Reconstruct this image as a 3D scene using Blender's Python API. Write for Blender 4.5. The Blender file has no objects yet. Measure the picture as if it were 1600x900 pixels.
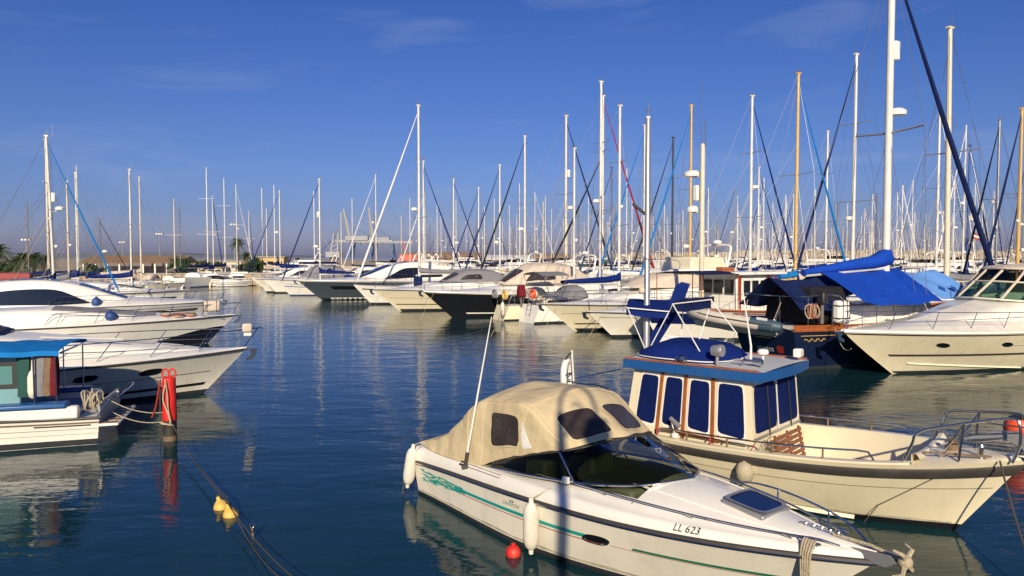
import bpy, math, random
from mathutils import Vector as V, Matrix
R=math.radians; pi=math.pi
rnd=random.Random(7)
sc=bpy.context.scene; C=sc.collection
# ---------------------------------------------------------------- camera
CAM_H=4.0; FPX=1155.0; PITCH=math.atan(50/FPX)
cd=bpy.data.cameras.new('camera'); cam=bpy.data.objects.new('camera',cd); C.objects.link(cam)
cd.sensor_width=36; cd.lens=36*FPX/1600; cd.clip_end=9000; cd.clip_start=.1
cam.location=(0,0,CAM_H); cam.rotation_euler=(pi/2-PITCH,0,0); sc.camera=cam
# ---------------------------------------------------------------- sky and sun
SUN_EL=R(25); SUN_AZ=R(1)      # direction the light travels, measured from +Y
w=bpy.data.worlds.new('World'); sc.world=w; w.use_nodes=True
nt=w.node_tree; nd=nt.nodes; lk=nt.links; nd.clear()
wo=nd.new('ShaderNodeOutputWorld'); bg=nd.new('ShaderNodeBackground'); bg.inputs[1].default_value=.078
sky=nd.new('ShaderNodeTexSky'); sky.sky_type='NISHITA'; sky.sun_disc=False
sky.sun_elevation=SUN_EL; sky.sun_rotation=pi+SUN_AZ; sky.air_density=1.0; sky.dust_density=1.2; sky.ozone_density=3.2
tc=nd.new('ShaderNodeTexCoord'); sx=nd.new('ShaderNodeSeparateXYZ'); lk.new(tc.outputs['Generated'],sx.inputs[0])
ab=nd.new('ShaderNodeMath'); ab.operation='ABSOLUTE'; lk.new(sx.outputs[2],ab.inputs[0])
cb=nd.new('ShaderNodeCombineXYZ'); lk.new(sx.outputs[0],cb.inputs[0]); lk.new(sx.outputs[1],cb.inputs[1]); lk.new(ab.outputs[0],cb.inputs[2])
lk.new(cb.outputs[0],sky.inputs[0])
# tint by elevation: lavender haze low, saturated blue higher
tr=nd.new('ShaderNodeValToRGB'); lk.new(ab.outputs[0],tr.inputs[0])
e=tr.color_ramp.elements; e[0].position=0; e[0].color=(.88,.84,1.42,1); e[1].position=.40; e[1].color=(.255,.485,1.03,1)
k=tr.color_ramp.elements.new(.056); k.color=(.54,.61,1.08,1); k=tr.color_ramp.elements.new(.14); k.color=(.47,.58,1.02,1)
mx=nd.new('ShaderNodeMix'); mx.data_type='RGBA'; mx.blend_type='MULTIPLY'; mx.inputs[0].default_value=1
lk.new(sky.outputs[0],mx.inputs[6]); lk.new(tr.outputs[0],mx.inputs[7])
# thin cirrus streaks
mp=nd.new('ShaderNodeMapping'); mp.inputs['Scale'].default_value=(1.1,1.1,5.5); mp.inputs['Rotation'].default_value=(0,R(9),R(20)); mp.inputs['Location'].default_value=(5.2,2.3,.3); lk.new(tc.outputs['Generated'],mp.inputs[0])
nz=nd.new('ShaderNodeTexNoise'); nz.inputs['Scale'].default_value=3.1; nz.inputs['Detail'].default_value=7; nz.inputs['Roughness'].default_value=.62; nz.inputs['Distortion'].default_value=.5; lk.new(mp.outputs[0],nz.inputs[0])
cr=nd.new('ShaderNodeValToRGB'); lk.new(nz.outputs[0],cr.inputs[0]); cr.color_ramp.elements[0].position=.52; cr.color_ramp.elements[1].position=.85; cr.color_ramp.elements[1].color=(.22,.22,.22,1)
m2=nd.new('ShaderNodeMix'); m2.data_type='RGBA'; lk.new(cr.outputs[0],m2.inputs[0]); lk.new(mx.outputs[2],m2.inputs[6]); m2.inputs[7].default_value=(6.2,6.4,7.6,1)
lk.new(m2.outputs[2],bg.inputs[0]); lk.new(bg.outputs[0],wo.inputs[0])
sl=bpy.data.lights.new('sun','SUN'); sl.energy=5.0; sl.angle=R(.53); sl.color=(1,.85,.62)
so=bpy.data.objects.new('sun',sl); C.objects.link(so); so.location=(0,-20,40)
sd=V((math.sin(SUN_AZ)*math.cos(SUN_EL),math.cos(SUN_AZ)*math.cos(SUN_EL),-math.sin(SUN_EL)))
so.rotation_euler=sd.to_track_quat('-Z','Y').to_euler()
sc.view_settings.view_transform='Standard'; sc.view_settings.look='None'; sc.view_settings.exposure=.17; sc.view_settings.gamma=1
# ---------------------------------------------------------------- pixel helpers: where in the world a point of the photograph stands
def ray(px,py):
    a=(px-800)/FPX; b=(450-py)/FPX; s,c=math.sin(PITCH),math.cos(PITCH)
    return V((a,c+b*s,-s+b*c))
def gp(px,py,z=0):
    d=ray(px,py); return V((0,0,CAM_H))+d*((z-CAM_H)/d.z)
def dp(px,py,y):
    d=ray(px,py); return V((0,0,CAM_H))+d*(y/d.y)
# ---------------------------------------------------------------- materials
MATS={}
def mat(name,col,rough=.5,metal=0,var=.08,vscale=3,dirt=0,bump=0,bscale=20,coat=0,spec=.5,dirtcol=(.25,.2,.13),coord='Object'):
    if name in MATS: return MATS[name]
    m=bpy.data.materials.new(name); m.use_nodes=True; n=m.node_tree.nodes; l=m.node_tree.links
    if name.startswith(('canvas','window_blue','sail_')): spec=.12
    p=n['Principled BSDF']; p.inputs['Roughness'].default_value=rough; p.inputs['Metallic'].default_value=metal
    p.inputs['Specular IOR Level'].default_value=spec; p.inputs['Coat Weight'].default_value=coat; p.inputs['Coat Roughness'].default_value=.08
    t=n.new('ShaderNodeTexCoord'); nz=n.new('ShaderNodeTexNoise'); nz.inputs['Scale'].default_value=vscale; nz.inputs['Detail'].default_value=6; nz.inputs['Roughness'].default_value=.6
    l.new(t.outputs[coord],nz.inputs[0])
    r=n.new('ShaderNodeValToRGB'); l.new(nz.outputs[0],r.inputs[0])
    r.color_ramp.elements[0].position=.3; r.color_ramp.elements[1].position=.7
    r.color_ramp.elements[0].color=tuple(c*(1-var) for c in col)+(1,); r.color_ramp.elements[1].color=tuple(min(1,c*(1+var*.6)) for c in col)+(1,)
    out=r.outputs[0]
    if dirt:
        n2=n.new('ShaderNodeTexNoise'); n2.inputs['Scale'].default_value=1.6; n2.inputs['Detail'].default_value=9; n2.inputs['Roughness'].default_value=.7
        mpp=n.new('ShaderNodeMapping'); mpp.inputs['Scale'].default_value=(1.5,1.5,.55); l.new(t.outputs[coord],mpp.inputs[0]); l.new(mpp.outputs[0],n2.inputs[0])
        r2=n.new('ShaderNodeValToRGB'); r2.color_ramp.elements[0].position=.5; r2.color_ramp.elements[1].position=.78; r2.color_ramp.elements[1].color=(dirt,dirt,dirt,1); l.new(n2.outputs[0],r2.inputs[0])
        mm=n.new('ShaderNodeMix'); mm.data_type='RGBA'; l.new(r2.outputs[0],mm.inputs[0]); l.new(out,mm.inputs[6]); mm.inputs[7].default_value=dirtcol+(1,); out=mm.outputs[2]
    l.new(out,p.inputs['Base Color'])
    if bump:
        nb=n.new('ShaderNodeTexNoise'); nb.inputs['Scale'].default_value=bscale; nb.inputs['Detail'].default_value=5; l.new(t.outputs[coord],nb.inputs[0])
        b=n.new('ShaderNodeBump'); b.inputs['Strength'].default_value=bump; b.inputs['Distance'].default_value=.05; l.new(nb.outputs[0],b.inputs['Height']); l.new(b.outputs[0],p.inputs['Normal'])
    MATS[name]=m; return m
def M(n): return MATS[n]
mat('gelcoat',(.80,.755,.64),.28,dirt=.34,var=.06,vscale=1.5,coat=.3)
mat('gelcoat_cream',(.76,.68,.48),.3,dirt=.25,var=.06,vscale=1.5,coat=.25)
mat('gelcoat_white',(.82,.79,.71),.25,dirt=.14,var=.05,vscale=1.2,coat=.35)
mat('gelcoat_weathered',(.70,.66,.56),.45,dirt=.45,var=.1,vscale=2)
mat('deck_grey',(.50,.50,.50),.7,dirt=.2,bump=.1,bscale=80)
mat('nonskid',(.62,.59,.52),.75,dirt=.2,bump=.15,bscale=90)
mat('waterline_scum',(.50,.46,.34),.6,var=.3,vscale=5,dirt=.9,dirtcol=(.13,.12,.06))
mat('hull_black',(.012,.013,.017),.18,coat=.4,dirt=.1,dirtcol=(.05,.05,.05))
mat('hull_grey',(.055,.07,.085),.15,coat=.5)
mat('hull_navy',(.008,.014,.045),.18,coat=.5)
mat('hull_red',(.30,.035,.02),.35)
mat('hull_orange',(.75,.07,.02),.45)
mat('hull_blue',(.02,.09,.33),.3,coat=.3)
mat('antifoul',(.018,.022,.028),.7,dirt=.4,dirtcol=(.05,.06,.03))
mat('antifoul_red',(.14,.02,.018),.7,dirt=.4)
mat('antifoul_blue',(.02,.06,.16),.7,dirt=.3)
mat('rubber',(.045,.040,.036),.6,dirt=.3,dirtcol=(.16,.14,.12))
mat('steel',(.62,.61,.58),.22,1,var=.15)
mat('alu_white',(.66,.64,.58),.4,var=.14,vscale=1.5)
mat('alu_grey',(.40,.40,.40),.4,.6)
mat('alu_cream',(.66,.58,.44),.4,var=.1)
mat('mast_gold',(.62,.40,.12),.4,var=.15)
mat('mast_black',(.025,.025,.03),.4)
mat('mast_blue',(.05,.10,.28),.4)
mat('mast_dark',(.16,.13,.11),.5)
mat('wire',(.26,.26,.27),.4,.5)
mat('rope',(.52,.44,.30),.9,var=.3,vscale=30,bump=.6,bscale=90)
mat('rope_dark',(.07,.06,.05),.9,var=.3,vscale=20)
mat('rope_red',(.35,.06,.07),.9,var=.3,vscale=20)
mat('canvas_tan',(.59,.485,.295),.85,var=.16,vscale=2.0,dirt=.25,bump=.55,bscale=4.5)
mat('canvas_blue',(.005,.019,.14),.8,var=.16,vscale=3,bump=.3,bscale=9)
mat('canvas_tarp',(.008,.055,.38),.75,var=.14,vscale=2.5,bump=.3,bscale=7)
mat('canvas_navy',(.009,.018,.075),.85,var=.2,vscale=4,bump=.3,bscale=8)
mat('canvas_bright',(.008,.165,.47),.75,var=.14,vscale=2.5,bump=.3,bscale=7)
mat('canvas_sky',(.13,.30,.68),.75,var=.1,vscale=2,bump=.3,bscale=7)
mat('canvas_black',(.018,.018,.022),.85,var=.2)
mat('canvas_grey',(.21,.21,.225),.85,var=.12,bump=.3,bscale=8)
mat('canvas_beige',(.58,.50,.40),.85,var=.12,dirt=.2,bump=.4,bscale=6)
mat('canvas_white',(.74,.72,.67),.8,var=.08,bump=.3,bscale=8)
mat('canvas_green',(.03,.09,.08),.85,var=.15)
mat('canvas_red',(.16,.014,.02),.8,var=.2)
mat('sail_red',(.30,.012,.03),.8,var=.15)
mat('vinyl_dark',(.045,.035,.032),.22,var=.3,vscale=4,bump=.3,bscale=5)
mat('window_black',(.008,.009,.011),.06,spec=.7)
mat('window_blue_cover',(.003,.011,.08),.75,var=.18,vscale=5,bump=.35,bscale=10)
mat('wood_varnish',(.34,.10,.03),.3,var=.3,vscale=8,coat=.4)
mat('wood_grate',(.25,.085,.035),.6,var=.3,vscale=10)
mat('wood_old',(.20,.13,.08),.8,var=.3,vscale=6)
mat('paint_blue',(.012,.085,.27),.4,var=.12,dirt=.2,dirtcol=(.1,.16,.25))
mat('paint_teal',(.01,.33,.28),.4)
mat('paint_redline',(.40,.06,.06),.5)
mat('paint_gold',(.60,.38,.06),.4)
mat('paint_letters',(.02,.02,.03),.5)
mat('paint_green',(.02,.16,.09),.5)
mat('buoy_red',(.66,.02,.014),.5,dirt=.55,var=.22,vscale=6)
mat('buoy_orange',(.80,.09,.025),.4,dirt=.2)
mat('buoy_yellow',(.66,.44,.09),.5,dirt=.35,var=.15)
mat('fender_white',(.72,.68,.58),.5,dirt=.5,var=.12,vscale=6)
mat('fender_blue',(.02,.06,.22),.6,var=.2)
mat('fender_dirty',(.46,.40,.28),.7,dirt=.6,var=.2,vscale=8)
mat('pile_black',(.022,.021,.018),.7,dirt=.5,dirtcol=(.09,.10,.05))
mat('rib_grey',(.52,.47,.40),.6,dirt=.25)
mat('rib_slate',(.035,.075,.11),.5,dirt=.2,dirtcol=(.2,.2,.2))
mat('plastic_white',(.78,.76,.70),.35)
mat('plastic_black',(.02,.02,.02),.5)
mat('olive_seat',(.055,.066,.03),.7,var=.2)
mat('teal_cabin',(.15,.33,.35),.5,dirt=.3,var=.1)
mat('lamp_metal',(.03,.04,.04),.5)
mat('concrete',(.42,.38,.32),.9,var=.2,dirt=.3,bump=.3,bscale=12,coord='Generated')
mat('quay_tan',(.42,.33,.22),.9,var=.2,dirt=.3)
mat('roof_tile',(.34,.22,.13),.9,var=.2)
mat('wall_cream',(.62,.53,.38),.9,var=.1,dirt=.2)
mat('wall_white',(.74,.72,.68),.8,var=.08,dirt=.2)
mat('wall_ochre',(.60,.42,.20),.9,var=.12)
mat('crane_blue',(.05,.11,.26),.6)
mat('crane_white',(.30,.31,.33),.6)
mat('rock',(.40,.33,.24),.95,var=.35,vscale=.6,dirt=.3)
mat('trunk',(.16,.11,.07),.95,var=.3,bump=.5,bscale=12)
mat('leaf_dark',(.035,.07,.022),.7,var=.35,vscale=1.2)
mat('leaf_palm',(.06,.09,.028),.7,var=.35,vscale=1.2)
mat('hill',(.085,.095,.125),1,var=.15,vscale=.01)
mat('land',(.30,.25,.18),.95,var=.2,vscale=.2)
def glassmat(name,tint,refl=.12,rough=.02):
    m=bpy.data.materials.new(name); m.use_nodes=True; n=m.node_tree.nodes; l=m.node_tree.links; n.clear()
    o=n.new('ShaderNodeOutputMaterial'); t=n.new('ShaderNodeBsdfTransparent'); t.inputs[0].default_value=tint+(1,)
    g=n.new('ShaderNodeBsdfGlossy'); g.inputs['Roughness'].default_value=rough
    f=n.new('ShaderNodeFresnel'); f.inputs[0].default_value=1.22
    nz=n.new('ShaderNodeTexNoise'); nz.inputs['Scale'].default_value=5; bp=n.new('ShaderNodeBump'); bp.inputs['Strength'].default_value=.05; l.new(nz.outputs[0],bp.inputs['Height']); l.new(bp.outputs[0],g.inputs['Normal'])
    a=n.new('ShaderNodeMath'); a.operation='ADD'; a.inputs[1].default_value=refl-.09; l.new(f.outputs[0],a.inputs[0])
    hm=n.new('ShaderNodeMath'); hm.operation='MULTIPLY'; hm.inputs[1].default_value=.42; l.new(a.outputs[0],hm.inputs[0])
    x=n.new('ShaderNodeMixShader'); l.new(hm.outputs[0],x.inputs[0]); l.new(t.outputs[0],x.inputs[1]); l.new(g.outputs[0],x.inputs[2]); l.new(x.outputs[0],o.inputs[0]); MATS[name]=m
glassmat('glass_olive',(.34,.37,.24)); glassmat('glass_green',(.42,.60,.52)); glassmat('glass_smoke',(.16,.16,.15)); glassmat('glass_clear',(.75,.82,.80))
# ---------------------------------------------------------------- mesh helpers
class MB:
    def __init__(s): s.v=[]; s.f=[]
    def add(s,vs,fs):
        o=len(s.v); s.v+=[tuple(p) for p in vs]; s.f+=[tuple(i+o for i in q) for q in fs]; return s
    def grid(s,rows,closed=False,cap=False):
        n=len(rows[0]); vs=[p for r in rows for p in r]; fs=[]
        for i in range(len(rows)-1):
            for j in range(n if closed else n-1):
                a=i*n+j; b=i*n+(j+1)%n; fs.append((a,b,b+n,a+n))
        if cap: fs.append(tuple(range(n))[::-1]); fs.append(tuple((len(rows)-1)*n+j for j in range(n)))
        return s.add(vs,fs)
    def tube(s,pts,r,n=6,cap=True):
        pts=[V(p) for p in pts]; rs=r if isinstance(r,(list,tuple)) else [r]*len(pts)
        rows=[]; up=None
        for i,p in enumerate(pts):
            d=(pts[min(i+1,len(pts)-1)]-pts[max(i-1,0)])
            d=d.normalized() if d.length>1e-9 else V((0,0,1))
            if up is None: up=d.orthogonal().normalized()
            else:
                up=up-d*up.dot(d); up=up.normalized() if up.length>1e-6 else d.orthogonal().normalized()
            b=d.cross(up)
            rows.append([p+(up*math.cos(2*pi*k/n)+b*math.sin(2*pi*k/n))*rs[i] for k in range(n)])
        return s.grid(rows,True,cap)
    def box(s,c,d,rz=0,taper=(1,1),rot=None):
        c=V(c); m=rot or Matrix.Rotation(rz,3,'Z'); vs=[]
        for z in(-1,1):
            k=taper if z>0 else(1,1)
            for x,y in((-1,-1),(1,-1),(1,1),(-1,1)): vs.append(c+m@V((x*d[0]/2*k[0],y*d[1]/2*k[1],z*d[2]/2)))
        return s.add(vs,[(3,2,1,0),(4,5,6,7),(0,1,5,4),(1,2,6,5),(2,3,7,6),(3,0,4,7)])
    def lathe(s,prof,c=(0,0,0),n=14,axis=None):
        c=V(c); q=V(axis).to_track_quat('Z','Y').to_matrix() if axis is not None else Matrix.Identity(3)
        rows=[[c+q@V((r*math.cos(2*pi*k/n),r*math.sin(2*pi*k/n),z)) for k in range(n)] for r,z in prof]
        return s.grid(rows,True,True)
    def prism(s,poly,h0,h1,f=lambda x,y,z:V((x,y,z))):
        n=len(poly); vs=[f(x,y,h0) for x,y in poly]+[f(x,y,h1) for x,y in poly]
        return s.add(vs,[tuple(range(n))[::-1],tuple(range(n,2*n))]+[(i,(i+1)%n,n+(i+1)%n,n+i) for i in range(n)])
    def obj(s,name,m,parent=None,smooth=.7,bevel=0):
        me=bpy.data.meshes.new(name); me.from_pydata(s.v,[],s.f); me.update()
        if smooth:
            me.polygons.foreach_set('use_smooth',[True]*len(me.polygons)); me.set_sharp_from_angle(angle=smooth)
        for q in(m if isinstance(m,(list,tuple)) else [m]): me.materials.append(MATS[q])
        o=bpy.data.objects.new(name,me); C.objects.link(o)
        if parent: o.parent=parent
        if bevel:
            b=o.modifiers.new('bevel','BEVEL'); b.width=bevel; b.segments=2; b.limit_method='ANGLE'
        return o
def tag(o,label,cat,group=None,kind=None):
    if label: o['label']=label
    if cat: o['category']=cat
    if group: o['group']=group
    if kind: o['kind']=kind
    return o
def thing(name,label,cat,loc=(0,0,0),deg=0,group=None):
    o=bpy.data.objects.new(name,None); C.objects.link(o); o.location=loc; o.rotation_euler=(0,0,R(deg)); o.empty_display_size=.3
    return tag(o,label,cat,group)
def struct(o): o['kind']='structure'; return o
def copytree(o,parent=None):
    c=o.copy(); C.objects.link(c)
    if parent: c.parent=parent
    for ch in list(KIDS.get(o.name,[])): copytree(ch,c)
    return c
KIDS={}
def index_kids():
    KIDS.clear()
    for o in bpy.data.objects:
        if o.parent: KIDS.setdefault(o.parent.name,[]).append(o)
def lerp(a,b,t): return a+(b-a)*t
def sst(a,b,x):
    x=min(1,max(0,(x-a)/(b-a))); return x*x*(3-2*x)
def cat(pts,n=6):
    P=[V(p) for p in pts]; out=[]
    for i in range(len(P)-1):
        a=P[max(i-1,0)];b=P[i];c=P[i+1];d=P[min(i+2,len(P)-1)]
        for k in range(n):
            t=k/n; out.append(.5*((2*b)+(c-a)*t+(2*a-5*b+4*c-d)*t*t+(3*b-a-3*c+d)*t**3))
    return out+[P[-1]]
def sag(a,b,s,n=10):
    a=V(a);b=V(b); return [a.lerp(b,i/n)-V((0,0,s*4*(i/n)*(1-i/n))) for i in range(n+1)]
def tubeo(name,pts,r,m,parent=None,n=6): return MB().tube(pts,r,n).obj(name,m,parent)
def lathe_o(name,prof,m,parent=None,c=(0,0,0),n=16,axis=None): return MB().lathe(prof,c,n,axis).obj(name,m,parent)
BALL=[(.001,-1),(.38,-.92),(.71,-.71),(.92,-.38),(1,0),(.92,.38),(.71,.71),(.38,.92),(.001,1)]
def ball(r,rz=None): return [(a*r,b*(rz or r)) for a,b in BALL]
# ---------------------------------------------------------------- surfaces: hulls and cabins as functions (u,v)->point, things are laid on them
class Surf:
    def n(s,u,v,e=.004):
        p=s.p(u,v); a=s.p(min(u+e,1),v)-s.p(max(u-e,0),v); b=s.p(u,v+e)-s.p(u,v-e)
        n=a.cross(b); n=n.normalized() if n.length>1e-12 else V((0,0,1))
        return n if n.dot(p-s.core(u))>=0 else -n
    def at(s,u,v,off=0): return s.p(u,v)+s.n(u,v)*off if off else s.p(u,v)
    def patch(s,c,off=.005,ex=6,r0=0,r1=1,rings=3,seg=28,thick=0):
        """rounded quad: c=four (u,v) corners 00,10,11,01"""
        rows=[]
        for i in range(rings+1):
            r=max(lerp(r0,r1,i/rings),.001); row=[]
            for k in range(seg):
                a=2*pi*(k+.5)/seg; ca,sa=math.cos(a),math.sin(a); q=(abs(ca)**ex+abs(sa)**ex)**(-1/ex)*r
                x=(ca*q+1)/2; y=(sa*q+1)/2
                u=(c[0][0]*(1-x)+c[1][0]*x)*(1-y)+(c[3][0]*(1-x)+c[2][0]*x)*y
                v=(c[0][1]*(1-x)+c[1][1]*x)*(1-y)+(c[3][1]*(1-x)+c[2][1]*x)*y
                row.append(s.at(u,v,off))
            rows.append(row)
        m=MB(); m.grid(rows,True)
        if r0==0: m.f.append(tuple(range(seg)))
        return m
    def strip(s,u0,u1,va,vb,off=.005,n=30,nv=1):
        fa=va if callable(va) else(lambda u:va); fb=vb if callable(vb) else(lambda u:vb); rows=[]
        for i in range(n+1):
            u=lerp(u0,u1,i/n); rows.append([s.at(u,lerp(fa(u),fb(u),j/nv),off) for j in range(nv+1)])
        return MB().grid(rows)
    def line(s,u0,u1,v,off=0,n=30): 
        f=v if callable(v) else(lambda u:v)
        return [s.at(lerp(u0,u1,i/n),f(lerp(u0,u1,i/n)),off) for i in range(n+1)]
class Hull(Surf):
    """u: stern 0 to bow 1; v: waterline 0 to sheer 1 (negative below water); side -1 starboard, +1 port"""
    def __init__(s,L,B,zs,zb,over=1,sf=.85,t0=.45,pw=(1.5,2.3),kw=.82,rake=0,zp=1.6,dip=0,side=-1,fl=1.3,tip=.0,sx=1):
        s.__dict__.update(L=L,B=B,zs=zs,zb=zb,over=over,sf=sf,t0=t0,pw=pw,kw=kw,rake=rake,zp=zp,dip=dip,side=side,fl=fl,tip=tip,sx=sx)
    def sheer(s,u): return s.zs+(s.zb-s.zs)*u**s.zp-s.dip*math.sin(pi*u)
    def hb(s,u,v):
        v1=max(v,0); k=lerp(s.kw,1,v1**s.fl)
        if v<0: k=s.kw*(1+v*1.1)
        p=lerp(s.pw[0],s.pw[1],min(1,v1))
        w=lerp(s.sf,1,sst(0,s.t0,u))
        if u>s.t0: w*=1-(1-s.tip*v1)*((u-s.t0)/(1-s.t0))**p
        return max(s.B/2*w*k,.004)
    def x(s,u,v): 
        x0=s.rake*v; x1=s.L-s.over*(1-v)**s.sx if v<=1 else s.L
        return lerp(x0,x1,u)
    def p(s,u,v):
        u=min(1,max(0,u)); return V((s.x(u,v),s.side*s.hb(u,v),s.sheer(u)*v if v>=0 else .9*v))
    def core(s,u): return V((s.x(u,.5)-(.6 if u>.9 else 0),0,.2))
    def u_at(s,x,v=1): return min(1,max(0,(x-s.rake*v)/((s.L-s.over*max(0,1-v)**s.sx)-s.rake*v)))
    def mirror(s):
        h=Hull.__new__(Hull); h.__dict__.update(s.__dict__); h.side=-s.side; return h
    def us(s,n): return [1-(1-i/n)**1.5 for i in range(n+1)]
    def body(s,n=26,vs=(-.35,0,.12,.3,.5,.7,.86,1)):
        m=MB(); o=s.mirror()
        for h in(s,o): m.grid([[h.p(u,v) for v in vs] for u in s.us(n)])
        # transom
        m.grid([[s.p(0,v).lerp(o.p(0,v),k/4) for k in range(5)] for v in vs])
        m.grid([[s.p(1,v),o.p(1,v)] for v in vs])
        return m
    def deck(s,crown=lambda u:.05,n=26,m=8,u0=0,u1=1,v=1.0,inset=0,skip=None):
        o=MB(); rows=[]
        for i in range(n+1):
            u=lerp(u0,u1,1-(1-i/n)**1.5); p=s.p(u,v); y=max(abs(p.y)-inset,.003)
            rows.append([V((p.x,lerp(-y,y,k/m),p.z+crown(u)*(1-abs(2*k/m-1)**2.4))) for k in range(m+1)])
        return o.grid(rows)
class Cabin(Surf):
    """stations (x, half width bottom, z bottom, half width top, z top, crown); v 0..1 from the bottom edge up the side to the centre line"""
    def __init__(s,st,r=.3,side=-1,smooth=True): s.st=st; s.r=r; s.side=side; s.sm=smooth
    def sta(s,u):
        q=u*(len(s.st)-1); i=min(int(q),len(s.st)-2); t=q-i
        b,c=s.st[i],s.st[i+1]
        if not s.sm: return [lerp(x,y,t) for x,y in zip(b,c)]
        a=s.st[max(i-1,0)]; d=s.st[min(i+2,len(s.st)-1)]
        return [.5*(2*y+(z-x)*t+(2*x-5*y+4*z-w)*t*t+(3*y-x-3*z+w)*t**3) for x,y,z,w in zip(a,b,c,d)]
    def p(s,u,v):
        u=min(1,max(0,u)); x,wb,zb,wt,zt,cr=s.sta(u); A=V((0,wb,zb));B=V((0,wt,zt));D=V((0,0,zt+cr)); r=s.r
        E=B.lerp(A,r);G=B.lerp(D,r)
        if v<=.4: q=A.lerp(E,v/.4)
        elif v<.6:
            t=(v-.4)/.2; q=E*(1-t)**2+B*2*t*(1-t)+G*t*t
        else: q=G.lerp(D,(v-.6)/.4)
        return V((x,s.side*q.y,q.z))
    def core(s,u): x,wb,zb,wt,zt,cr=s.sta(min(1,max(0,u))); return V((x,0,zb-.3))
    def mirror(s): return Cabin(s.st,s.r,-s.side,s.sm)
    def body(s,n=24,vs=(0,.2,.4,.45,.5,.55,.6,.8,1),caps=True,u0=0,u1=1):
        m=MB(); o=s.mirror()
        for h in(s,o): m.grid([[h.p(lerp(u0,u1,i/n),v) for v in vs] for i in range(n+1)])
        if caps:
            for u in(u0,u1): m.add([s.p(u,v) for v in vs]+[o.p(u,v) for v in vs[::-1][1:]],[tuple(range(2*len(vs)-1))])
        return m
def both(h,f): return [f(h),f(h.mirror())]
def textmesh(body,size,align='CENTER'):
    c=bpy.data.curves.new('t','FONT'); c.body=body; c.size=size; c.align_x=align; c.resolution_u=2
    o=bpy.data.objects.new('t',c); C.objects.link(o); bpy.context.view_layer.update()
    me=bpy.data.meshes.new_from_object(o.evaluated_get(bpy.context.evaluated_depsgraph_get()))
    vs=[v.co.copy() for v in me.vertices]; fs=[tuple(p.vertices) for p in me.polygons]
    bpy.data.objects.remove(o); bpy.data.curves.remove(c); bpy.data.meshes.remove(me); return vs,fs
def text_on(S,body,size,u,v,m,parent,name='lettering',off=.006,flip=1,squash=1):
    vs,fs=textmesh(body,size); e=.01
    du=(S.p(u+e,v)-S.p(u-e,v)).length/(2*e); dv=(S.p(u,v+e)-S.p(u,v-e)).length/(2*e)
    return MB().add([S.at(u+flip*p.x*squash/du,v+p.y/dv,off) for p in vs],fs).obj(name,m,parent,smooth=0)
def fender(loc,l,r,m,label,rope_to=None,name='fender',tilt=(0,0,1),group=None,ropem='rope'):
    t=thing(name,label,'fender',loc,0,group)
    pr=[(.012,-l/2-.07),(.03,-l/2-.06),(.035,-l/2),(r*.7,-l/2+.03),(r*.95,-l/2+.1),(r,-l/2+.18),(r,l/2-.18),(r*.95,l/2-.1),(r*.7,l/2-.03),(.035,l/2),(.03,l/2+.06),(.012,l/2+.07)]
    lathe_o('fender_body',pr,m,t,axis=tilt)
    if rope_to is not None:
        a=V(tilt).normalized()*(l/2+.05); tubeo('lanyard',[a,a.lerp(V(rope_to)-V(loc),.5)+V((.01,0,0)),V(rope_to)-V(loc)],.009,ropem,t)
    return t
from mathutils import noise as _nz
def nse(p,k=1,a=1): return _nz.noise(V(p)*k)*a
class Quad(Surf):
    def __init__(s,a,b,c,d,core): s.c=[V(q) for q in(a,b,c,d)]; s.co=V(core)
    def p(s,u,v): a,b,c,d=s.c; return a.lerp(b,u).lerp(d.lerp(c,u),v)
    def core(s,u): return s.co
    def n(s,u,v,e=0): 
        a,b,c,d=s.c; n=(b-a).cross(d-a).normalized(); return n if n.dot(a-s.co)>0 else -n
class Tent(Surf):
    """stations of (bottom, shoulder, centre) points, starboard; canvas stretched over bows"""
    def __init__(s,st,side=-1,r=.35,wr=.012): s.st=[[V(q) for q in x] for x in st]; s.side=side; s.r=r; s.wr=wr
    def p(s,u,v):
        u=min(1,max(0,u)); q=u*(len(s.st)-1); i=min(int(q),len(s.st)-2); t=q-i
        X=[]
        for k in range(3):
            a=s.st[max(i-1,0)][k];b=s.st[i][k];c=s.st[i+1][k];d=s.st[min(i+2,len(s.st)-1)][k]
            X.append(.5*((2*b)+(c-a)*t+(2*a-5*b+4*c-d)*t*t+(3*b-a-3*c+d)*t**3))
        A,B,D=X; E=B.lerp(A,s.r*.6); G=B.lerp(D,s.r)
        if v<=.4: w=A.lerp(E,v/.4)
        elif v<.6: k=(v-.4)/.2; w=E*(1-k)**2+B*2*k*(1-k)+G*k*k
        else:
            k=(v-.6)/.4; w=G.lerp(D,k); w.z+=.02*math.sin(pi*k)
        w=V((w.x,w.y*(-s.side),w.z))
        d=nse(w,2.3,s.wr)+nse(V((w.x*5+w.z*4,w.y*2,w.z*1.5)),1.2,s.wr*.8)
        return w+V((0,s.side*d,d))
    def core(s,u): q=s.st[min(int(u*(len(s.st)-1)),len(s.st)-1)]; return V((q[0].x,0,q[0].z-.4))
    def mirror(s): return Tent(s.st,-s.side,s.r,s.wr)
    def body(s,n=56,m=24,th=.012):
        b=MB(); o=s.mirror(); us=[i/n for i in range(n+1)]; vs=[j/m for j in range(m+1)]
        b.grid([[s.p(u,v) for v in vs]+[o.p(u,v) for v in vs[::-1][1:]] for u in us]); return b
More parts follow.
